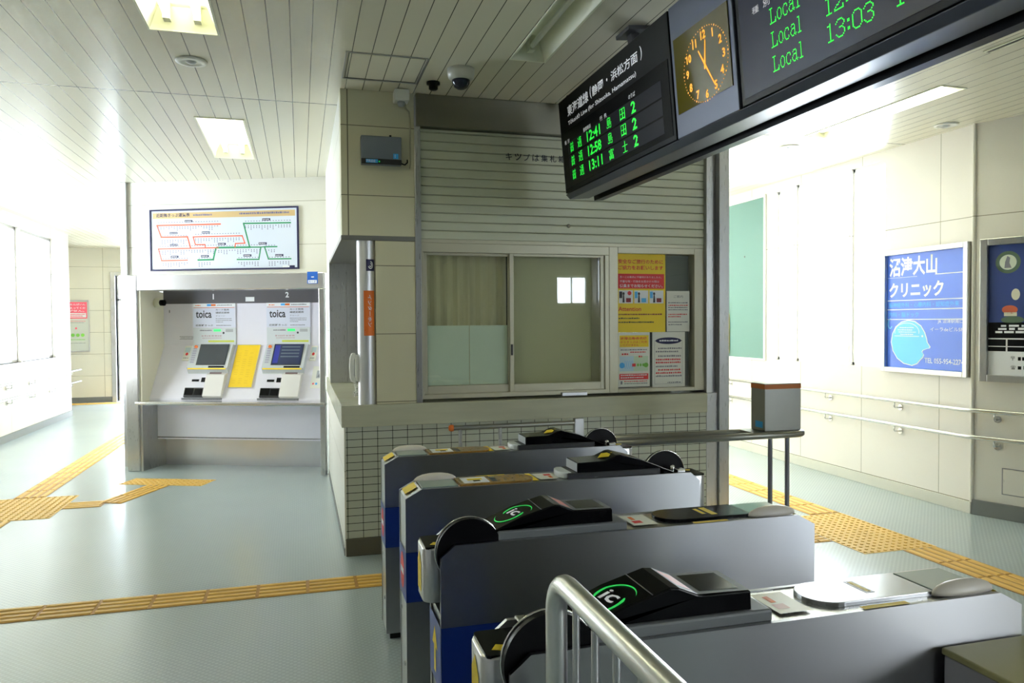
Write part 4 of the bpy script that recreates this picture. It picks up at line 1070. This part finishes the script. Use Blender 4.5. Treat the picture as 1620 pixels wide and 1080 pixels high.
for x, y, lab in ((.869, 5.0, 'tiny black ceiling sensor left of the dome camera'), (1.87, 5.06, 'tiny black ceiling sensor behind the end of the departure board')):
    t = tag(MB().lathe([(.045, 0), (.045, -.016), (.03, -.02), (.03, -.045), (.02, -.052), (0, -.052)], seg=20).build('ceiling_sensor', BLACK), lab, 'sensor', 'tiny black ceiling sensors'); t.location = (x, y, H)
hm = MB()
for (a, b, c, d) in ((.278, .772, 4.555, 4.567), (.278, .772, 5.045, 5.057), (.278, .290, 4.567, 5.045), (.760, .772, 4.567, 5.045)): hm.box(a, b, c, d, H - .004, H + .002)
struct(hm.build('trim_6', ALU))
hm = MB()
for (a, b, c, d) in ((.296, .754, 4.573, 4.577), (.296, .754, 5.035, 5.039), (.296, .30, 4.577, 5.035), (.750, .754, 4.577, 5.035)): hm.box(a, b, c, d, H - .002, H + .002)
struct(hm.build('trim_7', DARK))
vt = thing('ceiling_vent', 'thin black slot vent in the ceiling planks at the upper right', 'vent', (3.955, 2.6, H))
MB().box(-.012, .012, -1.0, 1.01, -.003, .002).build('slot', BLACK, vt)
MB().box(-.030, -.012, -1.0, 1.01, -.005, .002).build('frame', LAMPW, vt); MB().box(.012, .03, -1.0, 1.01, -.005, .002).build('frame', LAMPW, vt)
# boxes on the upper pillar
t = thing('sensor_box', 'small white sensor box with cable at the top of the office pillar', 'sensor', (.685, BY, 3.11))
MB().box(-.05, .05, -.11, 0, .0, .075).build('body', WHITE, t, bevel=.006)
MB().lathe([(.026, .0), (.026, -.02), (.018, -.03), (0, -.032)], (0, -.06, 0), 'z', 16).build('sensor_head', LGREY, t)
MB().tube([(.03, -.03, 0), (.035, -.02, -.03), (.06, -.008, -.05), (.066, -.006, -.1), (.066, -.006, -.40), (.06, -.008, -.44)], .005, 8).build('cable', mat('cable_grey', hexc(170, 166, 140), .5), t)
t = thing('wireless_box', 'grey wall box with a small blue label high on the office pillar', 'wall box', (.412, BY, 2.68))
MB().box(0, .272, -.06, 0, 0, .19).build('body', mat('box_blue_grey', hexc(120, 128, 140), .4, noise=.03), t, bevel=.004)
MB().box(0, .272, -.066, -.05, 0, .035).build('lower_strip', DARK, t, bevel=.003)
MB().rect(.03, .006, .11, .03, -.0668, 0).text('FREE', .035, .01, .016, -.0674, 1, w=.06).build('blue_label', [CYANP, WPRINT], t, fix=False)
MB().rect(.215, .04, .25, .075, -.0608, 0).text('1', .226, .047, .022, -.0614, 1).build('number_sticker', [CYANP, WPRINT], t, fix=False)
MB().ellipse(.12, .016, .005, .005, -.0668).build('status_lamp', GREENLIT, t, fix=False)
MB().cyl((.20, -.03, .19), (.20, -.03, .205), .008, 10).build('knob', BLACK, t)
MB().tube([(.27, -.02, .02), (.30, -.015, .012), (.318, -.01, .03), (.318, -.006, .05)], .005, 8).build('cable', BLACK, t)

# ------------------------------------------------------------------ intercom post
ip = thing('intercom_post', 'rounded aluminium intercom post with orange label and ear sign at the counter corner', 'intercom', (.447, BY + .065, 1.04))
MB().cyl((0, 0, 0), (0, 0, 1.128), .064, 36).build('post', mat('matt_post_metal', (.74, .74, .76), .42, .75, noise=.02), ip)
def wrapc(a0, a1, z0, z1, r, n=8):
    m = MB()
    for k in range(n):
        A, Bq = R(a0 + (a1 - a0) * k / n), R(a0 + (a1 - a0) * (k + 1) / n)
        m.face([(r * math.cos(A), r * math.sin(A), z0), (r * math.cos(Bq), r * math.sin(Bq), z0), (r * math.cos(Bq), r * math.sin(Bq), z1), (r * math.cos(A), r * math.sin(A), z1)], 0, True)
    return m
om = wrapc(-112, -42, .475, .785, .0648, 10).build('orange_label', ORANGE, ip, fix=False)
lm = MB()
vs, fs, tw, th = glyphs('インターホン', .02)
L_ = .22; hh = .026
def cylp(s_, z_): A = R(-78) + s_ / .0652; return (.0654 * math.cos(A), .0654 * math.sin(A), z_)
lm.add([cylp(-(b / th - .5) * hh * -1 + .004, .535 + (1 - a / tw) * L_ * 1.0) for a, b in vs], fs)
for k in range(3):
    A0 = -.03; lm.face([cylp(-.03, .50 - k * .009), cylp(.03, .50 - k * .009), cylp(.03, .503 - k * .009), cylp(-.03, .503 - k * .009)])
lm.build('orange_label_lettering', WPRINT, ip, fix=False)
wrapc(-95, -40, .92, 1.00, .0648).build('ear_sign', NAVY, ip, fix=False)
em = MB()
for k in range(16):
    a0, a1 = R(200 + k * 16), R(200 + (k + 1) * 16)
    for r0, r1 in ((.014, .019), (.005, .010)):
        em.face([cylp(.012 + q * math.cos(a), .96 + q * 1.4 * math.sin(a)) for q, a in ((r0, a0), (r1, a0), (r1, a1), (r0, a1))])
em.build('ear_sign_mark', WPRINT, ip, fix=False)
for z_ in (.66, .43, .22): wrapc(-30, -22, z_, z_ + .012, .0646, 2).build('screw', DARK, ip, fix=False)
hs = MB().prism([(-.018, .0), (-.03, .03), (-.034, .10), (-.03, .17), (-.016, .205), (.008, .205), (.012, .18), (.002, .155), (.0, .05), (.012, .025), (.008, .0)], 'y', -.022, .022)
o = hs.build('handset', WHITE, ip, bevel=.009, segs=3); o.location = (-.088, .02, .13 + .02)
MB().box(-.078, -.055, -.015, .055, .16, .34).build('handset_cradle', WHITE, ip, bevel=.004)
cd = MB(); n = 70
cd.tube([(-.085 + .010 * math.cos(k * .9) + .012 * math.sin(k / n * 3.1), .02 + .010 * math.sin(k * .9), .15 - .115 * k / n + (.0 if k < 60 else (k - 60) * .006)) for k in range(n)], .0028, 6)
cd.build('cord', WHITE, ip)

# ------------------------------------------------------------------ rails and railings
def wall_rail(label, pts, brackets, z, r=.018, group='double wall handrails'):
    """brackets: (point on the rail, unit vector to the wall, distance to it)"""
    t = thing('wall_handrail', label, 'handrail', (pts[0][0], pts[0][1], 0), 0, group)
    o0 = Vector((pts[0][0], pts[0][1], 0))
    MB().tube([Vector(p) + Vector((0, 0, z)) - o0 for p in pts], r, 14).build('rail', POLISH, t)
    for p, nrm, dist in brackets:
        p = Vector((p[0], p[1], z)) - o0; nrm = Vector((nrm[0], nrm[1], 0))
        b = MB().tube([p + Vector((0, 0, -r * .8)), p + Vector((0, 0, -.055)), p + Vector((0, 0, -.065)) + nrm * .012, p + Vector((0, 0, -.065)) + nrm * (dist - .004)], .007, 8)
        b.cyl(p + Vector((0, 0, -.065)) + nrm * (dist - .012), p + Vector((0, 0, -.065)) + nrm * dist, .028, 18)
        b.build('bracket', POLISH, t)
    return t
off = .075
dv = Vector((math.cos(R(-67.5)), math.sin(R(-67.5)))); nv = Vector((math.cos(R(22.5)), math.sin(R(22.5))))
c0 = Vector((RX - off, 4.95 - off * math.tan(R(11.25)) * -1 * -1))
for z, nm in ((.862, 'upper polished handrail along the right wall, bending at the corner'), (.645, 'lower polished handrail along the right wall, bending at the corner')):
    pts = [(RX - off, 12.6, 0), (RX - off, c0.y + .05, 0), (c0.x + .004, c0.y, 0), (c0.x + dv.x * .05, c0.y + dv.y * .05, 0), (c0.x + dv.x * 3.0, c0.y + dv.y * 3.0, 0)]
    br = [((RX - off, y), (1, 0), off) for y in (11.4, 10.45, 9.5, 8.56, 7.62, 6.67, 5.72)] + [((c0.x + dv.x * q, c0.y + dv.y * q), nv, off) for q in (.20, 1.14, 2.08)]
    wall_rail(nm, pts, br, z)
for z, nm in ((.80, 'upper handrail under the bright left windows'), (.595, 'lower handrail under the bright left windows')):
    pts = [(-3.9 + off, 2.0, 0), (-3.9 + off, 15.22, 0)]
    wall_rail(nm, pts, [((-3.9 + off, 14.7 - .95 * k), (-1, 0), off) for k in range(13)], z)
# foreground handrail
fh = thing('foreground_railing', 'curved stainless railing in the near foreground with thin balusters', 'railing', (.455, 1.33, 0))
bend_pts = [(0, 0, 0), (0, 0, 1.06)] + [(0, -.065 * (1 - math.cos(R(a))), 1.06 + .065 * math.sin(R(a))) for a in range(15, 91, 15)] + [(0, -1.9, 1.125)]
MB().tube(bend_pts, .0205, 24).build('rail', mat('satin_rail_steel', (.76, .76, .75), .32, 1.0, noise=.03), fh)
MB().cyl((0, -1.85, 0), (0, -1.85, 1.115), .0205, 20).build('rear_post', ALU, fh)
for k in range(20): MB().cyl((0, -.105 - k * .088, .10), (0, -.105 - k * .088, 1.115), .0065, 12).build('baluster', ALU, fh)
MB().cyl((0, .0, .10), (0, -1.85, .10), .012, 12).build('bottom_rail', ALU, fh)
# short rail in front of the tiles
sr = thing('short_barrier_rail', 'short steel rail with an orange end cap against the tiled wall', 'railing', (.965, 4.94, 0))
MB().cyl((0, 0, .9), (.90, 0, .9), .017, 16).build('rail', STEELD, sr)
MB().lathe([(.0, -.012), (.016, -.01), (.022, 0), (.022, .02)], (-.012, 0, .9), 'x', 16).build('end_cap', ORANGE, sr)
for x in (.055, .33): MB().cyl((x, 0, 0), (x, 0, .89), .013, 12).build('post', ALU, sr)
MB().box(.86, .93, -.02, .02, 0, .93).build('end_post', ALU, sr, bevel=.004)
# hairpin rail with shelf plate, and the steel box on it
ur = thing('hairpin_rail', 'long looped steel rail on two posts beside the farthest ticket gate', 'railing', (1.9, 4.10, 0))
upts = [(-.25, 0, .885), (1.10, 0, .885)] + [(1.10 + .085 * math.sin(R(a)), .085 - .085 * math.cos(R(a)), .885) for a in range(15, 181, 15)] + [(-.25, .17, .885)]
MB().tube(upts, .022, 16).build('rail_loop', STEELD, ur)
for x in (.975, 1.10): MB().cyl((x, .085, 0), (x, .085, .87), .0145, 14).build('post', mat('post_grey_steel', (.32, .32, .35), .3, 1.0), ur)
MB().box(.80, 1.14, .0, .17, .895, .906).build('shelf_plate', STEELD, ur, bevel=.003)
MB().cyl((-.15, .085, 0), (-.15, .085, .865), .0145, 14).build('post', ALU, ur)
rbx = thing('ticket_box', 'steel box with an orange stripe standing on the looped rail', 'box', (2.79, 4.118, .9065))
MB().box(0, .262, 0, .15, 0, .30).build('body', mat('box_steel', (.40, .40, .37), .33, .9, noise=.12, nscale=5), rbx, bevel=.003)
om = MB()
for p in ([(0, -.001, .265), (.262, -.001, .265), (.262, -.001, .294), (0, -.001, .294)], [(-.001, 0, .265), (-.001, .15, .265), (-.001, .15, .294), (-.001, 0, .294)]): om.face(p)
om.build('orange_stripe', mat('stripe_dull_orange', hexc(208, 120, 60), .5), rbx, fix=False)
MB().face([(-.0012, .02, .02), (-.0012, .10, .02), (-.0012, .10, .06), (-.0012, .02, .06)]).build('blue_label', CYANP, rbx, fix=False)
# low cabinet at the lower right corner
lc = thing('low_cabinet', 'low steel cabinet with an olive top at the lower right corner', 'cabinet', (1.47, .55, 0))
MB().box(0, .9, 0, .895, 0, .800).build('body', mat('cabinet_grey', hexc(176, 172, 180), .4, .2, noise=.03), lc, bevel=.004)
MB().box(-.004, .9, -.004, .899, .801, .818).build('top', OLIVE, lc, bevel=.004)
MB().box(.05, .42, -.012, 0, .06, .76).build('door', STEEL, lc, bevel=.003); MB().box(.46, .85, -.012, 0, .06, .76).build('door', STEEL, lc, bevel=.003)

# ------------------------------------------------------------------ posters on the right
def d_clinic(m, y):
    W_, H_ = .865, 1.03
    m.text('沼津大山', .0 + .02, .83, .175, y, 0, w=.55, bold=.03)
    m.text('クリニック', .02, .635, .14, y, 0, w=.62, bold=.035)
    for zz in (.825, .608, .525, .435): m.rect(.55 if zz == .825 else 0, zz, W_, zz + .008, y, 0)
    m.rect(0, .82, .35, .823, y, 0)
    m.text('脳神経外科・心療内科・認知症外来', .02, .548, .045, y, 1, w=.78); m.text('内科・脳ドック', .02, .46, .045, y, 1, w=.35)
    hp = [(.30, .02), (.20, .035), (.12, .08), (.065, .15), (.045, .23), (.06, .31), (.10, .375), (.17, .42), (.25, .435), (.33, .425), (.40, .385), (.445, .325), (.465, .275), (.475, .235), (.505, .20), (.50, .185), (.47, .18), (.425, .165), (.415, .15), (.435, .125), (.425, .10), (.40, .08), (.36, .04)]
    m.poly(hp, y, 0)
    cx_, cz_ = .26, .225
    m.poly([(cx_ + (a - cx_) * .955, cz_ + (b - cz_) * .955) for a, b in hp], y - .0005, 2)
    m.ring(.235, .325, .145, .085, .006, y - .001, 0, 24, -10, 190); m.rect(.09, .285, .38, .291, y - .001, 0)
    for k, (a, b) in enumerate(((.15, .32), (.13, .30), (.14, .34), (.16, .31))): m.dashes(a, b, .36 - k * .02, .010, y - .001, 0)
    m.ellipse(.415, .29, .010, .010, y - .001, 0)
    m.ring(.035, .40, .03, .05, .012, y, 2, 20, 60, 330)
    m.text('JR 沼津駅南口', .58, .40, .035, y, 0, w=.26); m.text('イーラdeビル5F', .50, .335, .035, y, 0, w=.34); m.text('TEL 055-954-2274', .44, .055, .045, y, 0, w=.41, bold=.01)
sheet('clinic_poster', 'bright blue clinic poster with pale blue head drawing on the right wall', 'poster', (RX - .004, 5.878, 1.165), R(-90), .865, 1.03, MIDB, d_clinic, [WPRINT, CYANP, mat('print_pale_sky', hexc(120, 208, 250), .5)], th=.01, frame=(.045, .045, STEEL))
def d_town(m, y):
    m.rect(0, 0, .9, .19, y, 0); m.rect(0, .19, .9, .42, y, 1)
    m.ring(.135, .895, .088, .088, .026, y, 2); m.ellipse(.135, .895, .060, .060, y, 3); m.poly([(.11, .85), (.16, .85), (.145, .89), (.15, .93), (.13, .945), (.115, .90)], y - .0005, 4)
    m.ellipse(.19, .64, .03, .045, y, 5)
    m.ellipse(.15, .52, .055, .035, y, 6); m.rect(.11, .47, .20, .50, y, 5); m.ellipse(.17, .44, .08, .03, y, 2)
    for zz, a, b in ((.385, .09, .4), (.36, .07, .35), (.335, .05, .3)): m.dashes(a, b, zz, .018, y - .0005, 0, .03, .08)
    m.rect(0, .285, .9, .295, y - .0005, 0); m.rect(.125, .10 + .09, .137, .29, y - .0005, 0); m.rect(0, .225, .4, .232, y - .0005, 0)
    m.text('〒', .16, .12, .03, y - .0005, 1); m.text('☎', .16, .05, .03, y - .0005, 1); m.dashes(.21, .6, .12, .03, y - .0005, 1, .02, .04); m.dashes(.21, .6, .05, .03, y - .0005, 1, .02, .04)
o = sheet('town_poster', 'dark blue poster with a round emblem and a map, cut by the right edge', 'poster', (RX + dv.x * .115 - nv.x * .004, 4.95 + dv.y * .115 - nv.y * .004, 1.155), R(-67.5), .86, 1.035, NIGHT, d_town,
          [WPRINT, BLACK, mat('emblem_green', hexc(86, 108, 86), .5), mat('emblem_pale', hexc(206, 214, 196), .5), INKL, mat('print_cream', hexc(226, 222, 200), .5), mat('print_coral', hexc(196, 96, 66), .5)], th=.01, frame=(.055, .045, STEEL))
o = bend(MB().box(.225, .62, -.006, 0, .205, .405).box(.225, .235, -.010, -.004, .3, .32).build('trim_8', CREAM_B, bevel=.003))
om = MB()
for q in ((.218, .63, .199, .203), (.218, .63, .407, .411), (.218, .222, .203, .407), (.626, .63, .203, .407)): om.box(q[0], q[1], -.004, 0, q[2], q[3])
bend(om.build('trim_9', INKL))
tb_ = thing('teal_board', 'plain teal board standing between the right corridor windows', 'board', (RX - .004, 8.64, 1.15), R(-90))
MB().box(0, .80, -.012, 0, 0, 1.91).build('panel', TEAL, tb_)
fm = MB()
for q in ((-.03, 0, -.02, 1.94), (.80, .83, -.02, 1.94), (0, .80, -.02, 0), (0, .80, 1.91, 1.94)): fm.box(q[0], q[1], -.02, 0, q[2], q[3])
fm.build('frame', WHITE, tb_, bevel=.003)
MB().cyl((.40, -.014, 1.24), (.40, -.012, 1.24), .012, 12).build('screw', DARK, tb_)
sheet('yellow_notice', 'yellow notice at the far edge of the teal board', 'notice', (RX - .0262, 8.66, 1.19), R(-90), .09, .50, YELLOW, lambda m, y: m.dashes(.01, .08, .4, .02, y, 0), [ORANGE])
# pink poster far down the left corridor
def d_pink(m, y):
    m.rect(.02, .66, .48, 1.0, y, 0); m.text('のびるんぱいん', .05, .93, .04, y - .0008, 1, w=.40, bold=.02); m.text('ひかえってくだ', .05, .855, .045, y - .0008, 1, w=.40, bold=.02); m.text('けがせん。', .05, .80, .04, y - .0008, 1, w=.38, bold=.02)
    m.rect(.05, .685, .46, .775, y - .0008, 1); m.dashes(.06, .44, .735, .02, y - .0016, 0); m.dashes(.06, .40, .70, .02, y - .0016, 0)
    m.dashes(.1, .45, .60, .014, y, 0); m.dashes(.1, .42, .57, .012, y, 2); m.ellipse(.27, .46, .02, .02, y, 0)
    for k in range(4): m.ellipse(.12 + k * .09, .32, .035, .035, y, (0, 3, 3, 3)[k])
    m.dashes(.06, .44, .22, .02, y, 3); m.dashes(.06, .44, .15, .012, y, 2)
sheet('pink_poster', 'white poster with a pink heading far down the left corridor', 'poster', (-4.70, 17.385, 1.075), 0, .50, 1.02, mat('poster_mist', hexc(214, 218, 210), .5, noise=.02), d_pink, [PINK, WPRINT, INKL, PGREEN], th=.006, frame=(.02, .02, ALU))

# ------------------------------------------------------------------ tactile paving (thin raised yellow strips)
def bars(mb, x0, x1, w, n=4, tile=.30, along=True):
    """guide strip along local x, width w in local y"""
    mb.box(x0, x1, 0, w, 0, .002, 1)
    p = w / n; x = x0
    while x < x1 - .02:
        xe = min(x + tile, x1)
        for k in range(n):
            c = (k + .5) * p
            mb.prism([(c - p * .32, .002), (c - p * .22, .007), (c + p * .22, .007), (c + p * .32, .002)], 'x', x + .010, xe - .010, 0)
        x = xe
    return mb
def dots(mb, x0, x1, y0, y1, pitch=.055, r=.013):
    mb.box(x0, x1, y0, y1, 0, .002, 2)
    nx = max(1, round((x1 - x0) / pitch)); ny = max(1, round((y1 - y0) / pitch))
    for i in range(nx):
        for j in range(ny):
            c = (x0 + (i + .5) * (x1 - x0) / nx, y0 + (j + .5) * (y1 - y0) / ny, 0)
            mb.lathe([(r, .002), (r * .85, .006), (0, .0065)], c, 'z', 8, 0)
    return mb
def paving(name, label, mb, loc, rz=0.0, group='yellow tactile paving'):
    o = tag(mb.build(name, [TACT, TACTB, mat('tactile_dot_base', hexc(232, 188, 100), .5, noise=.08, nscale=5)]), label, 'tactile paving', group)
    o.location = (loc[0], loc[1], .0005); o.rotation_euler = (0, 0, rz); return o
paving('tactile_guide_strip', 'yellow ridged strip crossing the floor up to the ticket gates', bars(MB(), 0, 4.28, .235, 4, .288), (-2.28, 4.617, 0))
paving('tactile_guide_strip', 'pale yellow ridged strip running down the left corridor', bars(MB(), 0, 8.6, .27), (-2.30, 7.93, 0), R(90))
paving('tactile_guide_strip', 'yellow ridged strip along the far end wall of the left corridor', bars(MB(), 0, 3.4, .27), (-6.6, 16.95, 0))
paving('tactile_dot_block', 'dotted yellow block where the left corridor strip turns', dots(MB(), -2.9, -2.02, 7.04, 7.92), (0, 0, 0))
paving('tactile_guide_strip', 'pale yellow ridged strip reaching the dotted block from the near left', bars(MB(), 0, 5.0, .27), (-2.30, 2.03, 0), R(90))
paving('tactile_guide_strip', 'short yellow ridged strip leaving the dotted block to the right', bars(MB(), 0, .31, .245), (-2.02, 7.36, 0))
dg = Vector((-1.67, 7.48)); de = Vector((-1.38, 8.17)); da = math.atan2(de.y - dg.y, de.x - dg.x)
paving('tactile_guide_strip', 'short slanted yellow strip leading to the ticket machines', bars(MB(), .0, (de - dg).length - .01, .235), (dg.x + .117 * math.sin(da), dg.y - .117 * math.cos(da), 0), da)
paving('tactile_dot_block', 'dotted yellow bar in front of the ticket machines', dots(MB(), 0, .88, 0, .30), (-1.78, 8.34, 0), R(-22))
paving('tactile_guide_strip', 'yellow ridged strip running along the right corridor', bars(MB(), 0, 7.0, .285), (4.305, 5.30, 0), R(90))
paving('tactile_dot_block', 'dotted yellow block beside the end of the ticket gates', dots(MB(), 3.70, 4.305, 4.30, 5.29), (0, 0, 0))
paving('tactile_guide_strip', 'yellow ridged strip continuing to the lower right edge', bars(MB(), 0, 6.0, .285), (4.295, -1.71, 0), R(90))
paving('tactile_guide_strip', 'short yellow ridged stub between the gate end and the dotted block', bars(MB(), 0, 1.6, .235), (2.09, 4.617, 0))
